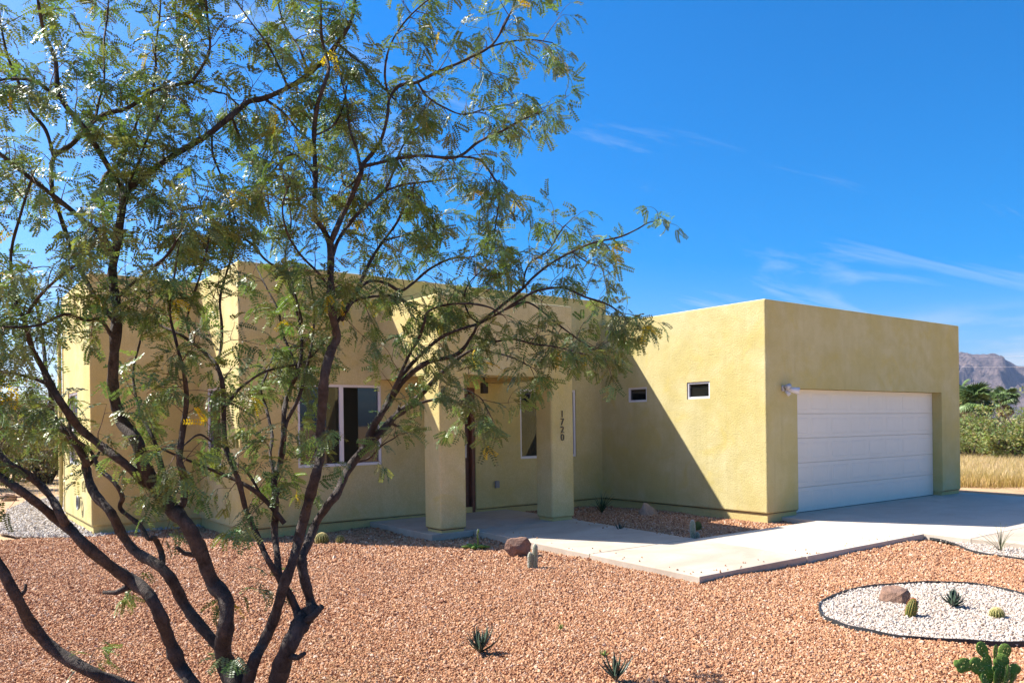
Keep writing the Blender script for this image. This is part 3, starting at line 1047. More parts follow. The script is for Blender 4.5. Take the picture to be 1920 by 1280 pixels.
# ------------------------------------------------------------------ loose gravel (stones as instances on scattered points)
def stone_group(name, mat, r0, r1, seed):
    ng = bpy.data.node_groups.new(name, 'GeometryNodeTree')
    ng.interface.new_socket('Geometry', in_out='INPUT', socket_type='NodeSocketGeometry')
    ng.interface.new_socket('Geometry', in_out='OUTPUT', socket_type='NodeSocketGeometry')
    N, Lk = ng.nodes, ng.links
    gi = N.new('NodeGroupInput'); go = N.new('NodeGroupOutput')
    join = N.new('GeometryNodeJoinGeometry')
    for k in range(5):
        ico = N.new('GeometryNodeMeshIcoSphere')
        ico.inputs['Subdivisions'].default_value = 2 if k < 3 else 1
        ico.inputs['Radius'].default_value = 1.0
        sp = N.new('GeometryNodeSetPosition')
        ns = N.new('ShaderNodeTexNoise'); ns.noise_dimensions = '4D'
        ns.inputs['W'].default_value = 3.7 * k + seed
        ns.inputs['Scale'].default_value = 0.9
        ns.inputs['Detail'].default_value = 1.0
        sub = N.new('ShaderNodeVectorMath'); sub.operation = 'SUBTRACT'; sub.inputs[1].default_value = (.5, .5, .5)
        mul = N.new('ShaderNodeVectorMath'); mul.operation = 'SCALE'; mul.inputs['Scale'].default_value = 2.4
        Lk.new(ns.outputs['Color'], sub.inputs[0]); Lk.new(sub.outputs[0], mul.inputs[0])
        Lk.new(mul.outputs[0], sp.inputs['Offset'])
        Lk.new(ico.outputs['Mesh'], sp.inputs['Geometry'])
        sm = N.new('GeometryNodeSetMaterial'); sm.inputs['Material'].default_value = mat
        Lk.new(sp.outputs[0], sm.inputs['Geometry'])
        ss = N.new('GeometryNodeSetShadeSmooth'); ss.inputs['Shade Smooth'].default_value = False
        Lk.new(sm.outputs[0], ss.inputs[0])
        g2 = N.new('GeometryNodeGeometryToInstance')
        Lk.new(ss.outputs[0], g2.inputs[0])
        Lk.new(g2.outputs[0], join.inputs[0])
    iop = N.new('GeometryNodeInstanceOnPoints')
    iop.inputs['Pick Instance'].default_value = True
    Lk.new(gi.outputs[0], iop.inputs['Points'])
    Lk.new(join.outputs[0], iop.inputs['Instance'])
    rot = N.new('FunctionNodeRandomValue'); rot.data_type = 'FLOAT_VECTOR'
    rot.inputs[0].default_value = (0, 0, 0); rot.inputs[1].default_value = (6.28, 6.28, 6.28)
    rot.inputs['Seed'].default_value = seed
    Lk.new(rot.outputs[0], iop.inputs['Rotation'])
    na = N.new('GeometryNodeInputNamedAttribute'); na.data_type = 'FLOAT'
    na.inputs['Name'].default_value = 'size'
    sv = N.new('FunctionNodeRandomValue'); sv.data_type = 'FLOAT_VECTOR'
    sv.inputs[0].default_value = (.65, .65, .5); sv.inputs[1].default_value = (1.25, 1.1, .95)
    sv.inputs['Seed'].default_value = seed + 3
    ml = N.new('ShaderNodeVectorMath'); ml.operation = 'SCALE'
    Lk.new(sv.outputs[0], ml.inputs[0]); Lk.new(na.outputs['Attribute'], ml.inputs['Scale'])
    Lk.new(ml.outputs[0], iop.inputs['Scale'])
    Lk.new(iop.outputs[0], go.inputs[0])
    return ng


def gravel(name, label, P, size, mat, seed):
    me = bpy.data.meshes.new(name)
    me.vertices.add(len(P))
    me.vertices.foreach_set('co', P.astype(np.float32).ravel())
    a = me.attributes.new('size', 'FLOAT', 'POINT')
    a.data.foreach_set('value', size.astype(np.float32))
    me.update()
    o = link(name, me)
    md = o.modifiers.new('stones', 'NODES')
    md.node_group = stone_group(name, mat, 0, 0, seed)
    return tag(o, label, 'gravel', None, 'stuff')


def jitter_grid(x0, x1, y0, y1, step, seed):
    rs = np.random.default_rng(seed)
    xs = np.arange(x0, x1, step); ys = np.arange(y0, y1, step)
    X, Y = np.meshgrid(xs, ys)
    X = X.ravel() + rs.uniform(-.6, .6, X.size) * step; Y = Y.ravel() + rs.uniform(-.6, .6, Y.size) * step
    return X, Y, rs


def view_mask(x, y, d0, d1, margin=120):
    dx, dy = x - CAM.x, y - CAM.y
    Z = dx * FW.x + dy * FW.y; X = dx * RT.x + dy * RT.y
    px = 960 + 1481.55 * X / np.maximum(Z, .1)
    return (Z > d0) & (Z < d1) & (px > -margin - 150 / np.maximum(Z, .5) * 4) & (px < 1920 + margin)


def red_free(x, y):
    m_ = ~in_poly(x, y, BED_A) & ~in_poly(x, y, BED_B)
    m_ &= ~((x > -4.40) & (x < -2.49) & (y > -2.26) & (y < 1.95))
    m_ &= ~((x > -2.5) & (x < 7) & (y > -2.26) & (y < -.6))
    m_ &= ~((x > -5.10) & (x < -2.40) & (y > 1.95) & (y < 3.9))
    m_ &= ~((x > .44) & (y < .2)) & ~((x > 0.05) & (y > 0.05)) & ~((x > -7.16) & (y > 3.9)) & ~((x > -8.78) & (y > 5.98))
    m_ &= ~in_poly(x, y, PATCH)
    return m_


PTS = []
for (d0, d1, step, s0, s1, sd) in ((3.2, 6.6, .0160, .0064, .0128, 31), (6.6, 9.5, .0195, .0078, .0150, 32), (9.5, 15.5, .026, .010, .019, 33)):
    X, Y, rs = jitter_grid(-14, 1.2, -7.0, 6.3, step, sd)
    k = view_mask(X, Y, d0, d1); X, Y = X[k], Y[k]
    k = red_free(X, Y); X, Y = X[k], Y[k]
    s = rs.uniform(s0, s1, len(X)) * (1 + 0.35 * (rs.uniform(size=len(X)) > .92) + 0.7 * (rs.uniform(size=len(X)) > .993))
    Z = gz(X, Y) + bumpy(X, Y) - 0.004 + rs.uniform(-.25, .55, len(X)) * s
    # stones banked a little against the slabs and the stem wall
    PTS.append((np.stack([X, Y, Z], 1), s))
# a few stones kicked up onto the walkway
rs = np.random.default_rng(77)
kx = np.concatenate([rs.uniform(-4.41, -4.41 + .35, 26), rs.uniform(-4.4, .3, 34), rs.uniform(-2.8, -2.48, 14)])
ky = np.concatenate([rs.uniform(-2.2, 1.5, 26), -2.27 + np.abs(rs.normal(0, .12, 34)), rs.uniform(-.5, 1.6, 14)])
ks = rs.uniform(.006, .013, len(kx))
PTS.append((np.stack([kx, ky, np.array([cz(v) for v in ky]) + ks * .55], 1), ks))
gravel('red_gravel', 'reddish tan crushed gravel covering the front yard', np.vstack([p for p, s in PTS]), np.concatenate([s for p, s in PTS]), M['pebble'], 5)
print('red stones', sum(len(p) for p, s in PTS))
PTS = []
for poly, (x0, x1, y0, y1), step in ((BED_A, (-5.1, -2.3, -5.6, -3.4), .020), (BED_B, (-.6, .42, -5.6, -2.3), .024)):
    X, Y, rs = jitter_grid(x0, x1, y0, y1, step, 41)
    k = in_poly(X, Y, poly) & (X < .405); X, Y = X[k], Y[k]
    s = rs.uniform(.009, .017, len(X))
    PTS.append((np.stack([X, Y, gz(X, Y) + 0.007 + rs.uniform(-.2, .6, len(X)) * s], 1), s))
# dry leaflets fallen under the tree
n_ = 2600
la = rs.uniform(0, 6.28, n_); lr = np.abs(rs.normal(0, 1.5, n_))
lx = -9.2 + lr * np.cos(la) * 1.2 + .4; ly = -2.9 + lr * np.sin(la)
lz = gz(lx, ly) + bumpy(lx, ly) + rs.uniform(.006, .018, n_)
d_ = np.stack([np.cos(la * 7), np.sin(la * 7), rs.normal(0, .25, n_)], 1); d_ /= np.linalg.norm(d_, axis=1)[:, None]
s_ = np.stack([-d_[:, 1], d_[:, 0], rs.normal(0, .3, n_)], 1)
P_ = np.stack([lx, ly, lz], 1); h_ = rs.uniform(.006, .022, n_)[:, None]
V_ = np.stack([P_ - d_ * h_, P_ + s_ * .004, P_ + d_ * h_, P_ - s_ * .004], 1).reshape(-1, 3)
tag(link('leaf_litter', np_mesh('leaf_litter', V_, np.arange(4 * n_).reshape(n_, 4)), M['litter']), 'dry fallen leaflets scattered on the gravel under the tree', 'leaf litter', None, 'stuff')
gravel('white_gravel', 'white crushed stone filling the oval planting bed', PTS[0][0], PTS[0][1], M['pebble_white'], 6)
gravel('white_gravel', 'white crushed stone filling the bed along the driveway', PTS[1][0], PTS[1][1], M['pebble_white'], 8)
X, Y, rs = jitter_grid(-10, -7.2, 5.7, 14.3, .042, 43)
k = in_poly(X, Y, PATCH) & ~((X > -8.8) & (Y > 5.95) & (Y < 8.9)); X, Y = X[k], Y[k]
s = rs.uniform(.014, .028, len(X))
gravel('grey_gravel', 'grey river gravel in the strip beside the wing wall', np.stack([X, Y, gz(X, Y) + .02 + rs.uniform(-.2, .5, len(X)) * s], 1), s, M['pebble_grey'], 7)


# ------------------------------------------------------------------ bed edging strips
def edging(curve, closed, label):
    n = len(curve)
    bm = bmesh.new()
    rows = []
    for i in range(n):
        a = np.array(curve[(i - 1) % n] if closed or i else curve[i]); b = np.array(curve[(i + 1) % n] if closed or i < n - 1 else curve[i])
        t_ = b - a; t_ = t_ / (np.linalg.norm(t_) + 1e-9)
        nn = np.array([-t_[1], t_[0]]) * 0.006
        x, y = curve[i]; z = float(gz(x, y)); hz = 0.034 + 0.003 * math.sin(i * 0.9)
        rows.append([bm.verts.new((x + nn[0], y + nn[1], z - .05)), bm.verts.new((x + nn[0], y + nn[1], z + hz)), bm.verts.new((x - nn[0], y - nn[1], z + hz)), bm.verts.new((x - nn[0], y - nn[1], z - .05))])
    for i in range(n if closed else n - 1):
        a, b = rows[i], rows[(i + 1) % n]
        for q in range(3):
            bm.faces.new((a[q], a[q + 1], b[q + 1], b[q]))
    if not closed:
        bm.faces.new(rows[0]); bm.faces.new(rows[-1])
    bmesh.ops.recalc_face_normals(bm, faces=bm.faces[:])
    return tag(bm_obj('bed_edging', bm, M['edging']), label, 'edging', 'black edging strips round the white beds')


edging(BED_A, True, 'thin black edging strip around the oval white gravel bed')
edging(BED_B_EDGE, False, 'thin black edging strip of the white bed along the driveway')

# ------------------------------------------------------------------ boulders
def boulder(name, loc, pts, mat, label, rz=None, seed=0):
    """broken rock: hull of hand-placed corners (along view, depth, height), edges chipped, faces roughened"""
    rs = random.Random(seed)
    bm = bmesh.new()
    for (u_, d_, z_) in pts:
        p_ = RT * u_ + FW * d_
        bm.verts.new((p_.x, p_.y, z_))
    bmesh.ops.convex_hull(bm, input=bm.verts[:])
    for v in [v for v in bm.verts if not v.link_faces]: bm.verts.remove(v)
    bmesh.ops.triangulate(bm, faces=bm.faces[:])
    bmesh.ops.subdivide_edges(bm, edges=bm.edges[:], cuts=3, use_grid_fill=True)
    bm.normal_update()
    mv = {}
    for v in bm.verts:
        k = math.sin(v.co.x * 31 + seed) * math.sin(v.co.y * 27 + 2 * seed) + .6 * math.sin(v.co.z * 45 + v.co.x * 20 + seed)
        mv[v] = v.normal * (0.006 * k + rs.uniform(-.004, .004))
    for v, d_ in mv.items(): v.co += d_
    sharp = [v for v in bm.verts if max((f.normal.angle(g.normal) for f in v.link_faces for g in v.link_faces), default=0) > .5]
    for v in sharp:
        c = sum((e.other_vert(v).co for e in v.link_edges), Vector()) / len(v.link_edges)
        v.co = v.co.lerp(c, .25 + rs.uniform(0, .3))
    o = bm_obj(name, bm, mat)
    o.location = loc
    return tag(o, label, 'boulder', 'landscape boulders')


def gp(x, y, dz=0.0):
    return (x, y, float(gz(x, y)) + float(bumpy(x, y)) + dz)


boulder('boulder', gp(-4.95, 0.17, -.01), [(-.145, -.05, .235), (.12, -.06, .255), (.18, -.02, .17), (.145, -.06, .01), (-.06, -.08, 0), (-.18, -.05, .10), (-.16, .02, .07), (-.12, .16, .2), (.11, .17, .22), (.15, .15, .02), (-.08, .16, 0), (-.02, -.11, .12), (.08, -.10, .08)], M['rock'], 'reddish brown boulder beside the walkway edge', None, 3)
boulder('boulder', gp(-0.66, 2.02, -.02), [(-.18, -.02, 0), (-.16, -.04, .10), (-.07, -.02, .235), (-.02, .03, .235), (.10, -.04, .14), (.19, .0, .07), (.20, .02, 0), (-.08, -.16, 0), (.10, -.14, 0), (-.10, .16, 0), (.1, .18, .02), (-.02, .14, .17)], M['rock_tan'], 'tan wedge shaped boulder against the shaded garage wall', None, 5)
boulder('boulder', (-3.74, -4.03, float(gz(0, -4)) - .005), [(-.13, .03, .125), (-.01, -.10, .115), (.10, -.01, .14), (.03, .16, .15), (-.09, .12, .14), (-.135, .02, 0), (0, -.11, -.01), (.145, .03, 0), (.05, .19, 0), (.14, .03, .09), (-.12, .13, 0)], M['rock'], 'flat topped brown boulder in the oval white bed', None, 8)
boulder('boulder', gp(-9.25, 14.6, -.02), [(-.2, 0, 0), (-.16, -.1, .12), (.0, -.12, .2), (.17, -.05, .16), (.2, .0, 0), (0, -.2, 0), (0, .2, 0), (-.05, .14, .19), (.12, .14, .1)], M['rock_tan'], 'small stone on the dirt far beside the wing', None, 9)


# ------------------------------------------------------------------ agaves: every leaf its own part
def agave_leaf_mesh(L_, w, curl, name='leaf'):
    bm = bmesh.new()
    n = 8; rows = []
    for i in range(n + 1):
        t_ = i / n
        ww = w * (0.75 + 0.9 * t_ - 1.62 * t_ ** 2.2) if t_ < 1 else 0.0
        ww = max(ww, 0.0012)
        a = curl * t_ * t_
        x = L_ * (t_ * math.cos(a * .6)); z = L_ * t_ * math.sin(a)
        th_ = w * .22 * (1 - t_) + .002
        rows.append([bm.verts.new((x, -ww, z + ww * .45)), bm.verts.new((x, 0, z - th_ * .2)), bm.verts.new((x, ww, z + ww * .45)), bm.verts.new((x, 0, z - th_))])
    for a, b in zip(rows, rows[1:]):
        for q in range(4):
            bm.faces.new((a[q], a[(q + 1) % 4], b[(q + 1) % 4], b[q]))
    bm.faces.new(rows[0]); bm.faces.new(list(reversed(rows[-1])))
    bmesh.ops.recalc_face_normals(bm, faces=bm.faces[:])
    me = bpy.data.meshes.new(name)
    bm.to_mesh(me); bm.free()
    me.shade_smooth()
    return me


def agave(name, loc, L_, w, n, el0, el1, label, cat, mat, curl=.35, seed=1, group='agaves in the gravel'):
    rs = random.Random(seed)
    r_ = empty(name, loc, rs.uniform(0, 6), label, cat, group)
    ms = [agave_leaf_mesh(L_, w, curl), agave_leaf_mesh(L_ * .9, w * 1.1, curl * .5)]
    for me in ms: me.materials.append(mat)
    for k in range(n):
        t_ = k / max(1, n - 1)
        o = link('leaf', ms[k % 2], None, r_)
        el = el0 + (el1 - el0) * t_ + rs.uniform(-.1, .1)
        o.rotation_euler = (rs.uniform(-.25, .25), -el, k * 2.399 + rs.uniform(-.2, .2))
        s = rs.uniform(.78, 1.08) * (1 - .12 * t_)
        o.scale = (s, s, s)
        o.location = (0, 0, 0.012 + .02 * t_)
    return r_


agave('agave', gp(-7.60, -2.85), .20, .015, 24, .35, 1.35, 'dark spiky agave in the open red gravel below the boulder', 'agave', M['agave'], .3, 2)
agave('agave', gp(-7.30, -3.98), .195, .013, 18, .5, 1.4, 'dark narrow leaved agave nearest the viewer', 'agave', M['agave'], .2, 3)
agave('agave', (-3.57, -4.45, float(gz(0, -4.4)) + .012), .155, .021, 30, .2, 1.45, 'compact green agave rosette in the oval white bed', 'agave', M['agave'], .3, 6)
agave('low_agave', gp(-2.62, .72), .17, .018, 9, .25, 1.2, 'low dark agave beside the shaded walkway', 'agave', M['agave'], .2, 9)


def grassy(name, loc, L_, w, n, el0, el1, label, mat, seed, group):
    rs = random.Random(seed)
    r_ = empty(name, loc, 0, label, 'yucca', group)
    me = agave_leaf_mesh(L_, w, -.18, 'blade'); me.materials.append(mat)
    for k in range(n):
        o = link('blade', me, None, r_)
        o.rotation_euler = (rs.uniform(-.4, .4), -rs.uniform(el0, el1), rs.uniform(0, 6.28))
        s = rs.uniform(.6, 1.1); o.scale = (s, s, s)
    return r_


M['blade_tan'] = mat_plain('yucca_blade_olive', (0.16, 0.17, 0.09), 0.6, 0.3, 0, 0.4, 9)
grassy('yucca', gp(-0.93, 2.9), .40, .007, 34, .75, 1.5, 'dark grassy yucca in the shaded inner corner by the garage', M['grass'], 4, 'yuccas')
grassy('yucca', (0.02, -3.42, float(gz(0, -3.4)) + .012), .34, .004, 22, .6, 1.5, 'wispy olive yucca in the white bed by the driveway', M['blade_tan'], 5, 'yuccas')


# ------------------------------------------------------------------ cacti
def ribbed(name, prof, ribs, depth, mat, parent, seg_per=6, tilt=None):
    seg = ribs * seg_per
    V = []; n = len(prof)
    for r_, z in prof:
        for i in range(seg):
            a = 2 * math.pi * i / seg
            k = abs(math.sin(a * ribs / 2))
            rr2 = r_ * (1 - depth * (1 - k ** .7))
            V.append((rr2 * math.cos(a), rr2 * math.sin(a), z))
    idx = np.arange(n * seg).reshape(n, seg)
    F = np.stack([idx[:-1], np.roll(idx, -1, 1)[:-1], np.roll(idx, -1, 1)[1:], idx[1:]], -1).reshape(-1, 4)
    return link(name, np_mesh(name, V, F, True), mat, parent)


def spines(parent, prof, ribs, per, ln, mat, seed, fan=5, name='spines', r_=.0012):
    """needles in small fans along each rib"""
    rs = np.random.default_rng(seed)
    P = np.array(prof)
    A_ = []; B_ = []
    tt = np.linspace(.06, 1, per)
    cl = np.concatenate([[0], np.cumsum(np.hypot(np.diff(P[:, 0]), np.diff(P[:, 1])))]); cl /= cl[-1]
    for k in range(ribs):
        a = 2 * math.pi * (k + .5) / ribs
        for t_ in tt:
            r0 = np.interp(t_, cl, P[:, 0]); z0 = np.interp(t_, cl, P[:, 1])
            r1 = np.interp(min(1, t_ + .03), cl, P[:, 0]); z1 = np.interp(min(1, t_ + .03), cl, P[:, 1])
            nr, nz = z1 - z0, -(r1 - r0)
            q = math.hypot(nr, nz) + 1e-9; nr /= q; nz /= q
            for f_ in range(fan):
                d = np.array([nr * math.cos(a), nr * math.sin(a), nz]) + rs.normal(size=3) * .75
                d /= np.linalg.norm(d) + 1e-9
                b = np.array([r0 * math.cos(a), r0 * math.sin(a), z0])
                A_.append(b); B_.append(b + d * ln * rs.uniform(.6, 1.2))
    A_ = np.array(A_); B_ = np.array(B_)
    s = np.cross(B_ - A_, rs.normal(size=A_.shape)); s /= np.linalg.norm(s, axis=1)[:, None] + 1e-9
    s2 = np.cross(B_ - A_, s); s2 /= np.linalg.norm(s2, axis=1)[:, None] + 1e-9
    n = len(A_)
    V = np.stack([A_ + s * r_, A_ - s * .5 * r_ + s2 * .87 * r_, A_ - s * .5 * r_ - s2 * .87 * r_, B_], 1).reshape(-1, 3)
    i = np.arange(n)[:, None] * 4
    F = np.vstack([i + np.array([0, 1, 3]), i + np.array([1, 2, 3]), i + np.array([2, 0, 3])])
    return tag(link(name, np_mesh(name, V, F), mat, parent), kind='stuff')


def dome(r_, h, n=12, foot=.75):
    p = []
    for i in range(n + 1):
        t_ = i / n
        a = t_ * math.pi / 2
        p.append((r_ * (math.cos(a) ** .75) * (foot + (1 - foot) * min(1, t_ * 3)) + 1e-4, h * math.sin(a) ** 1.0))
    return p


def barrel_cactus(loc, r_, h, label, mat_spine, seed, tilt=(0, 0), ribs=16, ln=.018, fan=6):
    c = empty('barrel_cactus', loc, 0, label, 'cactus', 'barrel cacti')
    c.rotation_euler = (tilt[0], tilt[1], seed)
    pr_ = dome(r_, h)
    ribbed('body', pr_, ribs, .22, M['barrel'], c)
    spines(c, pr_, ribs, 13, ln, mat_spine, seed, fan)
    return c


barrel_cactus(gp(-6.44, 2.74, -.01), .105, .155, 'larger yellow spined barrel cactus by the front wall shadow', M['spine'], 1, fan=8)
barrel_cactus(gp(-6.24, 2.58, -.01), .07, .115, 'smaller green barrel cactus at the edge of the wall shadow', M['spine'], 2, fan=3)
barrel_cactus((-4.19, -4.36, float(gz(0, -4.4)) + .004), .052, .165, 'leaning upright barrel cactus with orange spines before the flat boulder', M['spine_red'], 3, (-.12, -.24), 14, .013, 4)
barrel_cactus((-3.67, -4.84, float(gz(0, -4.8)) + .004), .062, .085, 'small round yellow cactus in the oval white bed', M['spine'], 4, ln=.014, fan=8)
barrel_cactus(gp(-1.36, .30, -.01), .068, .155, 'dark barrel cactus behind the white column cactus', M['spine_red'], 5, fan=3)


def column_cactus(loc, stems, label, seed, mat=None, wool=True):
    c = empty('column_cactus', loc, 0, label, 'cactus', 'column cacti')
    for k, (x, y, r_, h, lean) in enumerate(stems):
        pr_ = [(r_ * .85, 0), (r_ * .95, h * .15), (r_, h * .45), (r_, h * .72), (r_ * .9, h * .86), (r_ * .62, h * .95), (r_ * .3, h * .99), (1e-4, h)]
        s = ribbed('stem', pr_, 12, .18, mat or M['column'], c)
        s.location = (x, y, -.01); s.rotation_euler = (lean[0], lean[1], k)
        if wool: spines(s, pr_, 12, int(h / .010), .013, M['spine_white'], seed + k, 6, 'wool', .0013)
    return c


column_cactus(gp(-5.25, -.53), [(0.012, -.01, .030, .285, (0, .03)), (-.035, .022, .024, .19, (.02, -.02))], 'pale pair of column cacti in front of the boulder', 11)
column_cactus(gp(-2.30, -.40), [(0, 0, .034, .30, (0, -.03)), (.055, -.035, .026, .125, (0, .1))], 'white column cactus with a short offset at the walkway corner', 14)

# low hairy cactus with one upright stem, near the boulder
sp_ = empty('sprawling_cactus', gp(-5.06, .93), 0, 'low sprawling green cactus with one upright stem by the shadow edge', 'cactus')
for k, (az, L_, el) in enumerate([(2.6, .20, .18), (2.1, .15, .4), (.4, .16, .15), (-.5, .19, .12), (-1.2, .12, .4), (1.3, .10, .7), (3.6, .12, .25)]):
    p0 = np.array([0, 0, .01]); d = np.array([math.cos(az) * math.cos(el), math.sin(az) * math.cos(el), math.sin(el)])
    tube('stem', [p0, p0 + d * L_ * .5 + [0, 0, .012], p0 + d * L_ * .85, p0 + d * L_], [.016, .020, .016, .005], M['pad'], sp_, 8, 3)
up_st = tube('upright_stem', [(0.01, -.01, 0), (.018, -.015, .10), (.014, -.012, .20), (.028, -.02, .255), (.03, -.02, .265)], [.010, .012, .012, .011, .005], M['pad'], sp_, 10, 3)
spines(up_st, [(.011, .16), (.012, .20), (.010, .24), (.003, .262)], 8, 9, .013, M['spine_white'], 9, 3, 'wool', .0009).location = (.016, -.013, 0)


# ------------------------------------------------------------------ prickly pear
def pad_mesh(w, h, th_):
    bm = bmesh.new()
    bmesh.ops.create_uvsphere(bm, u_segments=18, v_segments=12, radius=1)
    for v in bm.verts:
        z = (v.co.z + 1) / 2
        k = .62 + .55 * z - .17 * z * z
        v.co = Vector((v.co.x * w * k, v.co.y * th_ * (1 - .25 * abs(v.co.x)), z * h))
    me = bpy.data.meshes.new('pad')
    bm.to_mesh(me); bm.free(); me.shade_smooth()
    return me


PADS = [pad_mesh(.056, .125, .0105), pad_mesh(.047, .118, .0095), pad_mesh(.038, .078, .010)]
for p in PADS: p.materials.append(M['pad'])


def areoles(k):
    rs = np.random.default_rng(k)
    P = []
    for x in np.linspace(-.028, .028, 4):
        for z in np.linspace(.025, .1, 5):
            for s in (-1, 1):
                P.append((x + rs.normal() * .003, s * .012, z + rs.normal() * .003))
    P = np.array(P)
    V, F = leaf_quads(P, .014, rs, 0, .3)
    return np_mesh('areoles', V, F)


AR = areoles(3); AR.materials.append(M['spine'])
pp = empty('prickly_pear', (-5.47, -5.53, float(gz(0, -5)) - .015), 0, 'bright green prickly pear cactus at the lower corner of the yard', 'cactus')
RTv = np.array(RT); FWv = np.array(FW)
# (offset along view-right, up, depth, roll in the picture plane, yaw, pad, scale)
pear = [(-.03, .0, .0, -.25, .2, 0, 1.15), (.035, .0, .02, .2, -.4, 0, 1.1), (.0, -.0, -.05, .0, 1.0, 0, 1.05),
        (-.06, .09, .0, -.75, .3, 0, 1.1), (-.005, .11, .02, -.35, .5, 1, 1.0), (.055, .10, .02, .25, -.5, 0, 1.0),
        (-.135, .145, .0, -1.35, .2, 0, .95), (-.22, .165, .0, -1.5, .6, 2, .85), (-.20, .150, -.01, -1.9, .4, 2, .9),
        (-.02, .20, .03, -.55, .35, 1, 1.05), (.015, .20, .0, .1, 1.0, 1, .85), (.085, .18, .03, .30, -.35, 1, 1.0),
        (.02, .03, -.10, .35, .9, 1, .9), (-.08, .01, -.08, -.5, 1.2, 0, .85), (.07, .02, -.07, .55, 1.1, 1, .95), (.11, .09, -.04, .5, -.6, 2, 1.1), (.045, .06, -.09, .1, 1.5, 1, 1.0), (.10, .05, .0, .9, .4, 2, 1.1)]
for k, (u_, h_, d_, roll, yw, mi, s) in enumerate(pear):
    o = link('pad', PADS[mi], None, pp)
    pos = (RTv * u_ + FWv * d_) * .86
    o.location = (pos[0], pos[1], h_ * .86)
    bx = Matrix(((RT.x, FW.x, 0), (RT.y, FW.y, 0), (0, 0, 1)))
    mt = bx @ Matrix.Rotation(roll, 3, 'Y') @ Matrix.Rotation(yw * .65, 3, 'Z')
    o.rotation_euler = mt.to_euler()
    o.scale = (s * .95, s * .95, s * .95)
    if mi < 2:
        a_ = link('areoles', AR, None, o); tag(a_, kind='stuff')

# tiny weeds in the open gravel
wd = random.Random(5)
for k, (x, y, lab) in enumerate([(-6.75, -2.78, 'tiny green weed in the gravel right of the first agave'), (-7.0, -3.55, 'tiny green weed between the two dark agaves')]):
    w_ = empty('weed', gp(x, y, .01), 0, lab, 'weed', 'tiny weeds')
    me = agave_leaf_mesh(.045, .006, .5); me.materials.append(M['pad'])
    for q in range(7):
        o = link('leaf', me, None, w_)
        o.rotation_euler = (0, -wd.uniform(.2, .9), q * .9 + wd.uniform(-.3, .3))

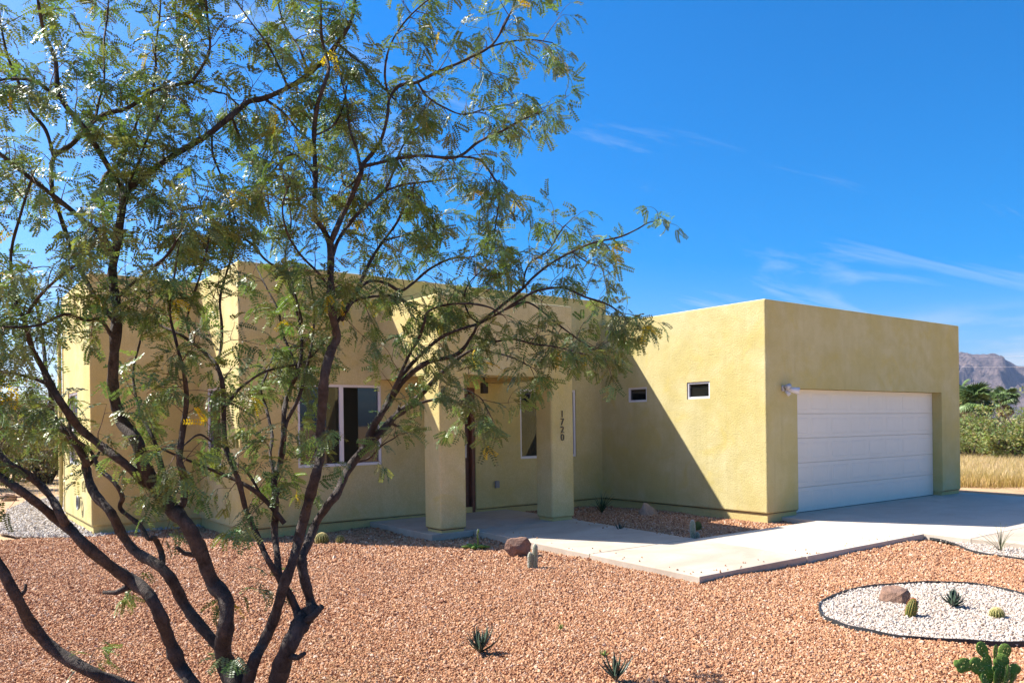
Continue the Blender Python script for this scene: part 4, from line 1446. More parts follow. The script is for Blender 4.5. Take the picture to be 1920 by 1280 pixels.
LIMBS = [
 (1,[(-9.557,-3.214,-0.133,0.0505),(-9.798,-3.014,-0.053,0.0422),(-10.093,-2.947,0.103,0.0349),(-10.206,-2.938,0.184,0.0324),(-10.343,-2.767,0.278,0.0328),(-10.443,-2.7,0.407,0.0307),(-10.533,-2.78,0.6,0.0279),(-10.608,-2.753,0.776,0.0257),(-10.693,-2.621,0.977,0.0221),(-10.807,-2.624,1.241,0.0197),(-10.874,-2.729,1.523,0.0153),(-10.98,-2.651,1.825,0.0115),(-11.042,-2.588,2.183,0.0077)]),
 (8,[(-10.807,-2.624,1.241,0.0158),(-10.74,-2.746,1.521,0.0117),(-10.702,-2.988,1.812,0.0093),(-10.661,-3.093,2.148,0.0073),(-10.68,-3.109,2.456,0.0055)]),
 (1,[(-9.559,-3.15,-0.166,0.0553),(-9.686,-3.138,-0.014,0.0419),(-9.75,-3.135,0.091,0.0374),(-9.778,-3.024,0.151,0.0359),(-9.835,-3.032,0.322,0.0356),(-9.902,-3.126,0.49,0.0336),(-9.953,-3.079,0.597,0.0347),(-10.009,-2.963,0.654,0.0372),(-10.118,-2.981,0.758,0.0305),(-10.236,-3.016,0.881,0.0278),(-10.31,-2.909,0.977,0.0281),(-10.344,-2.837,1.005,0.0243),(-10.448,-2.897,1.114,0.0236),(-10.536,-2.898,1.198,0.0214),(-10.603,-2.765,1.257,0.0198),(-10.717,-2.72,1.381,0.0176),(-10.852,-2.806,1.63,0.0132),(-10.893,-2.837,1.949,0.0093),(-10.953,-2.785,2.324,0.0056)]),
 (7,[(-10.31,-2.909,0.977,0.022),(-10.35,-2.951,1.049,0.0208),(-10.376,-2.843,1.123,0.0201),(-10.423,-2.738,1.206,0.0193),(-10.507,-2.77,1.289,0.018),(-10.571,-2.756,1.34,0.0159),(-10.638,-2.588,1.463,0.0142),(-10.669,-2.542,1.725,0.0112),(-10.636,-2.664,2.036,0.008),(-10.586,-2.669,2.326,0.0061)]),
 (4,[(-9.482,-3.145,-0.185,0.0731),(-9.5,-3.18,0.012,0.0597),(-9.515,-3.066,0.109,0.0543),(-9.552,-3.085,0.229,0.0495),(-9.569,-3.175,0.378,0.0423),(-9.554,-3.124,0.519,0.0449),(-9.587,-3.024,0.609,0.0412),(-9.664,-3.063,0.798,0.0394),(-9.749,-3.063,0.957,0.04),(-9.793,-2.931,1.04,0.0429),(-9.853,-2.861,1.162,0.0409),(-9.923,-2.926,1.291,0.0379),(-9.968,-2.899,1.436,0.0358),(-10.015,-2.758,1.549,0.0322),(-10.053,-2.764,1.714,0.0299),(-10.064,-2.869,1.927,0.0272),(-10.047,-2.837,2.174,0.0253),(-10.049,-2.752,2.38,0.0246),(-10.039,-2.845,2.535,0.0232),(-10.038,-2.922,2.663,0.0218),(-10.004,-2.856,2.827,0.0211)]),
 (4,[(-9.567,-3.074,0.229,0.0323),(-9.632,-2.927,0.349,0.0307),(-9.696,-2.784,0.459,0.0323),(-9.764,-2.786,0.605,0.0309),(-9.823,-2.699,0.695,0.0311),(-9.894,-2.477,0.761,0.0297),(-9.957,-2.406,0.858,0.0275),(-10.017,-2.418,0.985,0.0273),(-10.078,-2.262,1.109,0.0278),(-10.094,-2.104,1.246,0.0261),(-10.111,-2.143,1.312,0.0235),(-10.174,-2.118,1.437,0.0258),(-10.23,-1.934,1.543,0.0216),(-10.253,-1.836,1.624,0.017),(-10.261,-1.91,1.701,0.0144),(-10.287,-1.844,1.9,0.0121),(-10.284,-1.65,2.161,0.01),(-10.324,-1.53,2.459,0.0076)]),
 (3,[(-9.79,-2.74,0.68,0.0155),(-9.782,-2.641,0.759,0.0169),(-9.825,-2.65,0.845,0.0157),(-9.865,-2.685,0.846,0.0133),(-9.885,-2.544,0.92,0.0147),(-9.953,-2.393,1.011,0.0138),(-9.958,-2.47,1.092,0.0136),(-9.999,-2.43,1.179,0.0136),(-10.045,-2.248,1.249,0.0128),(-10.088,-2.174,1.372,0.0117),(-10.181,-2.17,1.468,0.0093),(-10.191,-2.082,1.619,0.0071)]),
 (9,[(-10.004,-2.856,2.827,0.0169),(-10.056,-2.816,2.943,0.0169),(-10.202,-2.922,3.126,0.0152),(-10.32,-2.893,3.294,0.013),(-10.336,-2.851,3.5,0.0111),(-10.385,-2.918,3.578,0.0099),(-10.423,-3.034,3.656,0.0087),(-10.444,-3.03,3.876,0.0067),(-10.475,-3.014,4.065,0.0038)]),
 (7,[(-10.004,-2.856,2.827,0.0179),(-9.975,-2.88,2.862,0.0179),(-9.915,-2.94,2.912,0.0168),(-9.782,-2.874,3.057,0.0163),(-9.672,-2.887,3.15,0.0175),(-9.563,-3.02,3.223,0.0163),(-9.452,-3.043,3.334,0.0165),(-9.334,-2.978,3.465,0.0158),(-9.261,-3.037,3.485,0.0146),(-9.159,-3.162,3.528,0.0134),(-9.016,-3.153,3.65,0.0137),(-8.893,-3.114,3.796,0.014),(-8.85,-3.193,3.867,0.0139),(-8.794,-3.251,3.981,0.0115),(-8.709,-3.164,4.194,0.0106),(-8.654,-3.102,4.444,0.0084),(-8.61,-3.157,4.707,0.0048)]),
 (11,[(-8.85,-3.193,3.867,0.0104),(-8.772,-3.239,3.794,0.0093),(-8.638,-3.188,3.765,0.0083),(-8.504,-3.11,3.724,0.0073),(-8.391,-3.153,3.596,0.0054),(-8.301,-3.167,3.453,0.0037)]),
 (11,[(-9.261,-3.037,3.485,0.009),(-9.169,-3.107,3.4,0.0072),(-9.04,-3.033,3.337,0.006),(-8.95,-3.064,3.263,0.0047)]),
 (6,[(-9.793,-2.931,1.04,0.0193),(-9.743,-2.976,1.065,0.0203),(-9.719,-2.955,1.154,0.0205),(-9.754,-3.052,1.252,0.019),(-9.78,-3.088,1.323,0.0188),(-9.752,-3.042,1.49,0.0169),(-9.741,-3.088,1.666,0.0147),(-9.781,-3.206,1.799,0.0102),(-9.82,-3.204,1.972,0.0081),(-9.834,-3.133,2.154,0.0062),(-9.827,-3.25,2.37,0.005),(-9.833,-3.393,2.541,0.0039)]),
 (7,[(-9.808,-2.91,1.095,0.0172),(-9.791,-2.83,1.182,0.0153),(-9.821,-2.815,1.323,0.012),(-9.862,-2.85,1.433,0.0097),(-9.903,-2.699,1.606,0.0088),(-9.907,-2.558,1.834,0.0072),(-9.881,-2.617,2.023,0.0056),(-9.83,-2.643,2.279,0.0045)]),
 (8,[(-9.888,-2.893,1.227,0.0256),(-9.907,-2.832,1.185,0.0258),(-9.997,-2.91,1.272,0.0251),(-10.067,-2.894,1.346,0.0239),(-10.134,-2.771,1.423,0.0232),(-10.226,-2.769,1.509,0.0229),(-10.319,-2.853,1.628,0.0212),(-10.369,-2.802,1.734,0.0203),(-10.397,-2.724,1.839,0.0164),(-10.454,-2.799,1.947,0.013),(-10.497,-2.887,2.077,0.0108),(-10.532,-2.807,2.197,0.0099),(-10.548,-2.821,2.419,0.0079),(-10.516,-3.029,2.603,0.0067),(-10.479,-3.144,2.77,0.0056)]),
 (9,[(-10.369,-2.802,1.734,0.0122),(-10.425,-2.738,1.773,0.0102),(-10.521,-2.709,1.807,0.0091),(-10.605,-2.521,1.846,0.0083),(-10.718,-2.336,1.974,0.0063)]),
 (10,[(-10.497,-2.887,2.077,0.0098),(-10.458,-3.101,2.164,0.0085),(-10.383,-3.271,2.253,0.0074),(-10.302,-3.358,2.326,0.0055),(-10.249,-3.618,2.413,0.0044)]),
 (9,[(-10.046,-2.807,2.481,0.0148),(-10.123,-2.869,2.579,0.0135),(-10.21,-2.751,2.683,0.0136),(-10.342,-2.709,2.806,0.0135),(-10.47,-2.793,2.874,0.012),(-10.585,-2.763,2.966,0.0109),(-10.719,-2.638,3.114,0.009),(-10.833,-2.667,3.22,0.0058)]),
 (7,[(-10.061,-2.837,2.113,0.0147),(-10.138,-2.768,2.236,0.0126),(-10.215,-2.585,2.5,0.0129),(-10.292,-2.573,2.738,0.0118),(-10.327,-2.591,2.862,0.0117),(-10.302,-2.484,3.078,0.013),(-10.209,-2.495,3.174,0.0131),(-10.097,-2.659,3.3,0.0119),(-9.956,-2.75,3.361,0.0119),(-9.817,-2.717,3.499,0.0111),(-9.702,-2.801,3.536,0.01),(-9.658,-2.931,3.52,0.0098),(-9.585,-2.923,3.636,0.0088),(-9.519,-2.86,3.785,0.0079),(-9.539,-2.893,3.926,0.0067),(-9.562,-2.936,4.027,0.0055),(-9.538,-2.837,4.271,0.0045)]),
 (9,[(-10.302,-2.484,3.078,0.0108),(-10.336,-2.447,3.243,0.0109),(-10.414,-2.444,3.344,0.0097),(-10.472,-2.55,3.431,0.0084),(-10.524,-2.516,3.582,0.0073),(-10.555,-2.455,3.808,0.0063)]),
 (9,[(-9.658,-2.931,3.52,0.0065),(-9.465,-2.783,3.562,0.0069),(-9.416,-2.833,3.537,0.0057),(-9.302,-2.782,3.491,0.0047)]),
 (10,[(-10.107,-2.652,3.313,0.0076),(-10.078,-2.584,3.441,0.007),(-10.057,-2.62,3.543,0.0066),(-10.02,-2.421,3.866,0.0064),(-9.971,-2.27,4.117,0.0056),(-9.955,-2.245,4.342,0.0047)]),
 (10,[(-9.817,-2.717,3.499,0.0066),(-9.816,-2.812,3.597,0.0065),(-9.823,-2.847,3.694,0.0056),(-9.795,-2.837,3.939,0.0048),(-9.813,-2.925,4.107,0.0034)]),
 (10,[(-10.327,-2.887,3.282,0.01),(-10.446,-3.04,3.285,0.0086),(-10.53,-3.005,3.293,0.0076),(-10.598,-3.002,3.271,0.0066),(-10.72,-3.192,3.122,0.0045)]),
 (8,[(-10.036,-2.913,2.641,0.0104),(-10.003,-2.909,2.838,0.0084),(-9.911,-2.819,3.048,0.0075),(-9.876,-2.864,3.168,0.0064),(-9.827,-2.943,3.288,0.0047),(-9.763,-2.866,3.467,0.0039)]),
 (8,[(-10.082,-2.78,2.481,0.0095),(-10.048,-2.458,2.976,0.0112),(-9.949,-2.405,3.132,0.0115),(-9.875,-2.44,3.307,0.0092),(-9.815,-2.377,3.473,0.007)]),
 (9,[(-10.059,-2.861,1.991,0.0126),(-10.132,-2.887,2.103,0.0103),(-10.227,-2.997,2.084,0.009),(-10.341,-3.109,2.091,0.0077),(-10.459,-3.095,2.03,0.0066),(-10.623,-3.162,2.006,0.0055)]),
 (10,[(-10.043,-2.819,2.237,0.0106),(-9.988,-2.993,2.307,0.0093),(-9.952,-3.327,2.343,0.0078),(-9.909,-3.483,2.404,0.0067),(-9.882,-3.584,2.495,0.0047)]),
 (4,[(-9.486,-3.205,-0.167,0.0468),(-9.467,-3.236,0.035,0.036),(-9.432,-3.283,0.196,0.0317),(-9.367,-3.214,0.248,0.0323),(-9.312,-3.24,0.39,0.0292),(-9.297,-3.35,0.59,0.0297),(-9.236,-3.36,0.736,0.0278),(-9.167,-3.295,0.867,0.0284),(-9.143,-3.352,1.056,0.0303),(-9.135,-3.439,1.214,0.0278),(-9.083,-3.395,1.312,0.0271),(-9.053,-3.337,1.419,0.0264),(-9.069,-3.405,1.631,0.0271),(-9.072,-3.44,1.79,0.028),(-8.994,-3.38,1.962,0.0275),(-8.959,-3.38,2.033,0.0254),(-9.017,-3.437,2.189,0.0239),(-9.015,-3.417,2.388,0.0207),(-8.972,-3.327,2.575,0.02),(-9.014,-3.325,2.668,0.0155),(-9.082,-3.369,2.728,0.0142),(-9.054,-3.311,2.981,0.0144),(-9.024,-3.233,3.247,0.0135),(-9.03,-3.3,3.403,0.0133),(-9.019,-3.363,3.505,0.011),(-8.957,-3.301,3.66,0.0101),(-8.97,-3.243,3.836,0.0079),(-9.006,-3.315,3.975,0.0067),(-9.005,-3.306,4.23,0.0044)]),
 (10,[(-9.024,-3.233,3.247,0.0067),(-8.952,-3.31,3.287,0.0067),(-8.856,-3.255,3.423,0.0055),(-8.775,-3.163,3.638,0.0047)]),
 (4,[(-8.972,-3.327,2.575,0.0167),(-8.96,-3.37,2.65,0.0166),(-8.885,-3.298,2.772,0.0158),(-8.836,-3.34,2.893,0.0158),(-8.817,-3.435,3.004,0.0145),(-8.783,-3.395,3.075,0.0135),(-8.694,-3.355,3.181,0.0115),(-8.677,-3.431,3.247,0.0102),(-8.668,-3.485,3.359,0.0095),(-8.61,-3.413,3.503,0.0092),(-8.535,-3.408,3.608,0.0104),(-8.484,-3.536,3.599,0.0096),(-8.381,-3.606,3.662,0.0091),(-8.225,-3.589,3.758,0.0089),(-8.142,-3.646,3.809,0.008),(-8.08,-3.778,3.851,0.0069),(-7.976,-3.787,4.027,0.0061),(-7.876,-3.741,4.202,0.0052),(-7.869,-3.785,4.353,0.0038)]),
 (9,[(-8.142,-3.646,3.809,0.007),(-7.995,-3.631,3.913,0.0062),(-7.806,-3.609,4.008,0.0054),(-7.691,-3.689,4.019,0.0044),(-7.552,-3.714,4.031,0.0032)]),
 (8,[(-8.786,-3.401,3.067,0.0113),(-8.664,-3.365,3.115,0.0106),(-8.596,-3.424,3.132,0.0101),(-8.451,-3.519,3.16,0.0092),(-8.183,-3.511,3.207,0.0095),(-7.995,-3.492,3.346,0.0088),(-7.871,-3.59,3.419,0.0078),(-7.763,-3.64,3.494,0.0064),(-7.561,-3.605,3.603,0.0038)]),
 (10,[(-8.31,-3.706,3.128,0.0068),(-8.09,-3.626,3.173,0.0066),(-8.013,-3.645,3.094,0.0062),(-7.897,-3.57,3.03,0.0059),(-7.756,-3.348,2.928,0.0051),(-7.676,-3.162,2.738,0.0037)]),
 (9,[(-8.817,-3.435,3.004,0.0089),(-8.829,-3.412,3.138,0.0085),(-8.878,-3.41,3.272,0.0071),(-8.844,-3.306,3.474,0.0064),(-8.848,-3.244,3.625,0.0046)]),
 (11,[(-8.484,-3.536,3.599,0.0073),(-8.421,-3.542,3.527,0.0069),(-8.269,-3.484,3.515,0.0061),(-8.053,-3.402,3.54,0.0049),(-7.861,-3.436,3.626,0.004),(-7.716,-3.482,3.662,0.003)]),
 (10,[(-8.61,-3.413,3.503,0.0073),(-8.678,-3.491,3.611,0.0067),(-8.64,-3.477,3.788,0.0059),(-8.601,-3.575,3.904,0.0051),(-8.585,-3.768,3.938,0.0043),(-8.519,-3.839,3.989,0.0032)]),
 (6,[(-8.971,-3.374,2.513,0.011),(-8.932,-3.336,2.597,0.0112),(-8.824,-3.243,2.728,0.0115),(-8.744,-3.28,2.833,0.0111),(-8.593,-3.29,2.968,0.0103),(-8.456,-3.166,3.153,0.0088),(-8.369,-3.098,3.318,0.0074),(-8.307,-3.141,3.442,0.005)]),
 (10,[(-8.593,-3.29,2.968,0.007),(-8.356,-3.147,3.095,0.0069),(-8.104,-3.071,3.176,0.0062),(-7.928,-3.069,3.226,0.0047)]),
 (6,[(-8.982,-3.401,2.093,0.011),(-8.833,-3.293,2.244,0.0114),(-8.751,-3.296,2.411,0.0106),(-8.662,-3.254,2.551,0.0103),(-8.509,-3.129,2.708,0.0097),(-8.392,-3.098,2.85,0.0089),(-8.32,-3.111,3.018,0.0075),(-8.227,-3.051,3.141,0.0051)]),
 (9,[(-8.509,-3.129,2.708,0.0063),(-8.286,-3.014,2.796,0.0061),(-8.148,-2.994,2.855,0.0052),(-7.95,-2.848,2.99,0.0038)]),
 (8,[(-8.955,-3.433,2.122,0.0099),(-8.861,-3.38,2.266,0.0101),(-8.716,-3.306,2.387,0.0097),(-8.551,-3.202,2.419,0.0096),(-8.435,-3.2,2.378,0.0097),(-8.373,-3.245,2.419,0.0092),(-8.173,-3.149,2.554,0.0086),(-7.96,-3.065,2.662,0.0078),(-7.805,-3.108,2.683,0.0058),(-7.681,-3.13,2.74,0.004)]),
 (8,[(-8.939,-3.471,2.166,0.0076),(-8.885,-3.459,2.231,0.0077),(-8.66,-3.301,2.307,0.0074),(-8.488,-3.217,2.333,0.0072),(-8.377,-3.229,2.282,0.0058),(-8.262,-3.174,2.235,0.004)]),
 (10,[(-9.018,-3.423,2.305,0.0087),(-9.111,-3.458,2.383,0.0077),(-9.18,-3.403,2.476,0.0068),(-9.296,-3.494,2.565,0.0058),(-9.374,-3.624,2.672,0.0046),(-9.345,-3.668,2.808,0.0036)]),
 (0,[(-9.457,-3.252,-0.196,0.055),(-9.355,-3.273,-0.056,0.0534),(-9.316,-3.298,0.056,0.0513),(-9.297,-3.418,0.241,0.0483),(-9.242,-3.426,0.353,0.0443),(-9.167,-3.375,0.417,0.0452),(-9.147,-3.444,0.463,0.0362)]),
 (0,[(-9.159,-3.395,0.425,0.0322),(-9.116,-3.308,0.472,0.0296),(-9.142,-3.304,0.593,0.0284),(-9.146,-3.269,0.714,0.0264),(-9.053,-3.152,0.808,0.0261),(-8.987,-3.103,0.915,0.0254),(-8.932,-3.173,1.028,0.0252),(-8.869,-3.161,1.089,0.0255),(-8.731,-3.047,1.238,0.0264),(-8.625,-3.064,1.37,0.0254),(-8.531,-3.139,1.482,0.023),(-8.421,-3.095,1.562,0.0222),(-8.271,-3.046,1.645,0.0228),(-8.231,-3.107,1.716,0.0189),(-8.125,-3.157,1.835,0.0164),(-7.988,-3.098,1.912,0.0143),(-7.897,-3.081,1.976,0.0131)]),
 (4,[(-8.279,-3.06,1.627,0.0101),(-8.156,-3.051,1.664,0.009),(-8.042,-3.143,1.677,0.0077),(-7.892,-3.114,1.616,0.0057),(-7.76,-3.049,1.522,0.004)]),
 (0,[(-8.625,-3.064,1.37,0.0242),(-8.595,-3.115,1.494,0.0229),(-8.565,-3.147,1.562,0.0217),(-8.452,-3.106,1.695,0.0209),(-8.399,-3.149,1.786,0.0184),(-8.351,-3.283,1.87,0.0169),(-8.27,-3.295,1.913,0.0158),(-8.08,-3.323,1.972,0.0136),(-8.023,-3.419,2.086,0.0111),(-8.023,-3.494,2.152,0.0102),(-7.914,-3.48,2.224,0.0099),(-7.804,-3.493,2.309,0.0095),(-7.756,-3.619,2.391,0.0089),(-7.717,-3.673,2.453,0.0083),(-7.563,-3.665,2.559,0.008),(-7.43,-3.747,2.65,0.0075),(-7.366,-3.893,2.694,0.0069),(-7.202,-3.977,2.735,0.006),(-7.043,-3.98,2.806,0.0051),(-7.012,-4.048,2.839,0.0038),(-7.006,-4.139,2.838,0.0025)]),
 (6,[(-8.473,-3.106,1.674,0.0147),(-8.461,-3.197,1.785,0.0145),(-8.388,-3.172,1.858,0.0135),(-8.278,-3.201,1.973,0.0123),(-8.217,-3.358,2.071,0.0109),(-8.133,-3.465,2.12,0.0096),(-8.0,-3.461,2.164,0.0088),(-7.907,-3.53,2.218,0.0074),(-7.837,-3.706,2.299,0.0077),(-7.763,-3.746,2.348,0.0077),(-7.631,-3.744,2.388,0.0078),(-7.573,-3.842,2.379,0.0073),(-7.527,-3.98,2.306,0.0067),(-7.387,-4.019,2.271,0.0063),(-7.292,-4.019,2.24,0.0049),(-7.311,-4.101,2.194,0.0038),(-7.323,-4.146,2.147,0.0029)]),
 (7,[(-8.452,-3.106,1.695,0.0111),(-8.44,-3.209,1.837,0.0102),(-8.366,-3.208,1.979,0.0098),(-8.361,-3.283,2.039,0.0097),(-8.382,-3.409,2.148,0.009),(-8.346,-3.39,2.22,0.0083),(-8.245,-3.428,2.268,0.0077),(-8.187,-3.613,2.258,0.007),(-8.128,-3.76,2.221,0.0058),(-8.029,-3.763,2.182,0.0047)]),
 (9,[(-7.881,-3.596,2.247,0.0073),(-7.766,-3.608,2.297,0.0074),(-7.674,-3.615,2.296,0.007),(-7.568,-3.729,2.17,0.0064),(-7.44,-3.769,2.085,0.006),(-7.24,-3.745,2.008,0.0054),(-7.236,-3.766,2.014,0.0041),(-7.249,-3.844,1.992,0.003),(-7.176,-3.829,1.989,0.0023)]),
 (11,[(-7.756,-3.619,2.391,0.0064),(-7.657,-3.529,2.525,0.0066),(-7.626,-3.561,2.592,0.006),(-7.514,-3.608,2.676,0.0051),(-7.336,-3.525,2.851,0.0042),(-7.179,-3.49,2.975,0.0027)]),
 (8,[(-7.897,-3.081,1.976,0.0105),(-7.834,-3.17,2.024,0.0091),(-7.832,-3.39,1.988,0.0076),(-7.775,-3.495,1.954,0.006),(-7.694,-3.535,1.911,0.0045),(-7.699,-3.656,1.867,0.0025)]),
 (9,[(-8.023,-3.419,2.086,0.0074),(-7.957,-3.538,2.04,0.0068),(-7.893,-3.684,2.047,0.0062),(-7.757,-3.732,2.016,0.0056),(-7.664,-3.835,1.994,0.0048),(-7.642,-4.017,1.946,0.0033)]),
 (12,[(-7.43,-3.747,2.65,0.0055),(-7.332,-3.786,2.59,0.005),(-7.179,-3.754,2.576,0.0041),(-7.055,-3.703,2.561,0.0026)]),
 (8,[(-8.125,-3.157,1.835,0.0076),(-8.136,-3.295,1.77,0.0064),(-8.054,-3.362,1.733,0.0054),(-8.034,-3.518,1.675,0.0041),(-8.094,-3.691,1.585,0.0028)]),
 (12,[(-8.0,-3.461,2.164,0.0064),(-8.041,-3.417,2.222,0.0059),(-8.039,-3.353,2.336,0.0055),(-8.054,-3.441,2.428,0.0044),(-7.997,-3.514,2.509,0.0034),(-7.874,-3.493,2.597,0.0025)]),
 (4,[(-9.218,-3.404,0.375,0.0234),(-9.204,-3.315,0.433,0.0227),(-9.242,-3.287,0.542,0.0216),(-9.299,-3.299,0.643,0.0204),(-9.27,-3.197,0.76,0.0197),(-9.243,-3.087,0.884,0.0202),(-9.246,-3.117,1.046,0.0189),(-9.256,-3.114,1.174,0.0178),(-9.199,-3.023,1.241,0.0182),(-9.174,-3.002,1.272,0.0183),(-9.171,-3.061,1.42,0.017),(-9.151,-3.015,1.579,0.016),(-9.097,-2.912,1.668,0.0153),(-9.062,-2.931,1.769,0.0141),(-9.054,-3.01,1.841,0.0128),(-8.998,-2.937,2.006,0.0106),(-8.967,-2.812,2.192,0.0097),(-9.008,-2.787,2.399,0.0085),(-9.032,-2.764,2.608,0.0073),(-8.951,-2.654,2.85,0.006),(-8.928,-2.556,3.091,0.0046)]),
 (0,[(-9.246,-3.118,1.088,0.0111),(-9.147,-2.97,1.131,0.0116),(-9.105,-2.994,1.153,0.0104),(-9.052,-2.955,1.145,0.0094)]),
 (3,[(-9.166,-3.05,1.452,0.0114),(-9.138,-3.049,1.543,0.0114),(-9.09,-3.121,1.688,0.0109),(-9.015,-3.043,1.864,0.0097),(-8.956,-2.999,2.037,0.0075),(-8.961,-3.057,2.231,0.0061),(-8.977,-3.021,2.435,0.0047)]),
 (9,[(-8.967,-2.812,2.192,0.0073),(-8.973,-2.879,2.184,0.0072),(-9.029,-2.885,2.366,0.0076),(-9.037,-2.818,2.471,0.0077),(-9.185,-2.837,2.553,0.0075),(-9.296,-2.899,2.628,0.0069),(-9.386,-2.808,2.693,0.0065),(-9.56,-2.701,2.681,0.0051)]),
 (4,[(-9.297,-3.293,0.627,0.0172),(-9.37,-3.301,0.753,0.017),(-9.379,-3.18,0.874,0.0162),(-9.421,-3.125,1.016,0.0152),(-9.486,-3.181,1.19,0.0149),(-9.51,-3.147,1.278,0.015),(-9.512,-3.03,1.405,0.0149),(-9.522,-3.053,1.638,0.0141),(-9.554,-3.123,1.762,0.0139),(-9.563,-3.046,1.858,0.013),(-9.592,-2.939,1.939,0.011),(-9.672,-2.961,1.999,0.0097),(-9.745,-2.962,2.044,0.0075),(-9.81,-2.807,2.103,0.0057)]),
 (6,[(-9.563,-3.046,1.858,0.0097),(-9.553,-3.053,1.88,0.0097),(-9.502,-2.959,1.996,0.0093),(-9.509,-2.987,2.112,0.0088),(-9.517,-2.979,2.261,0.0077),(-9.44,-2.866,2.444,0.0068),(-9.371,-2.809,2.626,0.0058),(-9.403,-2.812,2.818,0.0046)]),
 (8,[(-9.522,-3.05,1.614,0.0091),(-9.484,-2.997,1.64,0.0093),(-9.407,-2.986,1.737,0.0089),(-9.313,-3.062,1.818,0.0085),(-9.19,-3.03,1.859,0.0077),(-8.996,-2.964,1.906,0.0066),(-8.908,-3.009,1.998,0.0047)]),
 (10,[(-9.672,-2.961,1.999,0.0087),(-9.696,-2.946,2.126,0.0078),(-9.702,-3.138,2.253,0.0067),(-9.693,-3.27,2.381,0.0057),(-9.667,-3.286,2.557,0.0049),(-9.725,-3.349,2.708,0.004)]),
 (4,[(-9.199,-3.128,0.926,0.0157),(-9.292,-3.093,1.057,0.0151),(-9.395,-3.147,1.14,0.013),(-9.477,-3.056,1.202,0.0109),(-9.588,-2.951,1.265,0.0088),(-9.71,-2.994,1.315,0.0073),(-9.861,-2.994,1.389,0.005)]),
 (5,[(-9.319,-3.106,1.082,0.008),(-9.378,-3.043,1.218,0.0075),(-9.427,-2.962,1.287,0.0063),(-9.448,-2.796,1.342,0.0046)]),
 (6,[(-9.246,-3.122,1.167,0.0111),(-9.232,-2.991,1.336,0.0109),(-9.152,-2.811,1.454,0.0109),(-9.112,-2.599,1.625,0.0103),(-9.131,-2.554,1.747,0.0094),(-9.068,-2.493,1.862,0.0075),(-8.943,-2.308,2.026,0.0063)]),
 (7,[(-9.054,-3.01,1.841,0.0093),(-9.051,-2.884,1.974,0.0085),(-9.014,-2.644,2.13,0.0084),(-9.004,-2.544,2.288,0.0075),(-9.035,-2.422,2.449,0.0061),(-9.02,-2.172,2.639,0.0048)]),
 (10,[(-9.563,-3.02,3.223,0.0076),(-9.547,-2.991,3.101,0.0066),(-9.507,-3.007,2.979,0.0057),(-9.499,-3.125,2.811,0.0047),(-9.472,-3.132,2.706,0.0035)]),
 (10,[(-9.452,-3.043,3.334,0.0077),(-9.347,-2.861,3.275,0.0069),(-9.237,-2.826,3.174,0.0061),(-9.141,-2.74,3.045,0.0053),(-9.042,-2.509,2.939,0.004)]),
 (10,[(-9.159,-3.162,3.528,0.0078),(-9.196,-3.102,3.684,0.0072),(-9.279,-3.155,3.768,0.0062),(-9.343,-3.069,3.911,0.0053),(-9.395,-2.942,4.077,0.0045),(-9.465,-2.968,4.171,0.0033)]),
 (9,[(-9.054,-3.311,2.981,0.008),(-9.146,-3.37,3.042,0.0069),(-9.238,-3.401,3.046,0.0059),(-9.291,-3.334,2.994,0.0047),(-9.367,-3.368,2.88,0.0034)]),
 (10,[(-9.016,-3.153,3.65,0.0077),(-9.028,-3.02,3.858,0.007),(-9.018,-2.777,4.094,0.0063),(-8.978,-2.537,4.384,0.0055),(-8.974,-2.483,4.555,0.0041)]),
 (10,[(-8.817,-3.435,3.004,0.0076),(-8.811,-3.221,2.982,0.0065),(-8.717,-2.945,3.171,0.0059),(-8.622,-2.786,3.356,0.0051),(-8.538,-2.737,3.479,0.0036)]),
 (5,[(-9.512,-3.059,1.381,0.0078),(-9.59,-3.068,1.414,0.0069),(-9.662,-3.064,1.461,0.006),(-9.768,-3.19,1.419,0.0045),(-9.838,-3.248,1.364,0.0032)]),
 (6,[(-8.728,-3.041,1.255,0.0072),(-8.606,-3.054,1.285,0.0063),(-8.556,-3.147,1.372,0.0053),(-8.518,-3.256,1.424,0.0038)]),
]

# ------------------------------------------------------------------ the mesquite tree
tree = empty('mesquite_tree', (-9.47, -3.07, -0.2), label='multi-stemmed mesquite tree with feathery leaves in the foreground', cat='tree')
TB = np.array([-9.47, -3.07, -0.2])
trs = np.random.default_rng(23)
TW = Acc()
leaf_spots = []   # position, direction, size


def add_twig(p, d, L_, r_, depth=0):
    n = max(4, int(L_ / .05))
    pts = [p]
    dd = d.copy()
    for i in range(n):
        dd = dd + trs.normal(size=3) * .20 + np.array([0, 0, -.055 if depth else -.035])
        dd /= np.linalg.norm(dd)
        pts.append(pts[-1] + dd * L_ / n)
    pts = np.array(pts)
    v, f = tube_arrays(pts, np.linspace(r_, .0011, len(pts)), 4)
    TW.add(v, f)
    step = max(1, int(round(.055 / (L_ / n))))
    for i in range(1, len(pts)):
        if i % step: continue
        if trs.uniform() < .92:
            t_ = pts[i] - pts[i - 1]; t_ /= np.linalg.norm(t_)
            s = np.cross(t_, trs.normal(size=3)); s /= np.linalg.norm(s) + 1e-9
            leaf_spots.append((pts[i], s * .75 + t_ * .45 + np.array([0, 0, -.18]), trs.uniform(.7, 1.15)))
    leaf_spots.append((pts[-1], dd, trs.uniform(.7, 1.1)))
    if depth < 1:
        for k in range(int(L_ / .16)):
            i = trs.integers(1, len(pts) - 1)
            t_ = pts[i] - pts[i - 1]; t_ /= np.linalg.norm(t_)
            s = np.cross(t_, trs.normal(size=3)); s /= np.linalg.norm(s) + 1e-9
            add_twig(pts[i], t_ * .6 + s * .8, L_ * trs.uniform(.3, .6), r_ * .6, depth + 1)


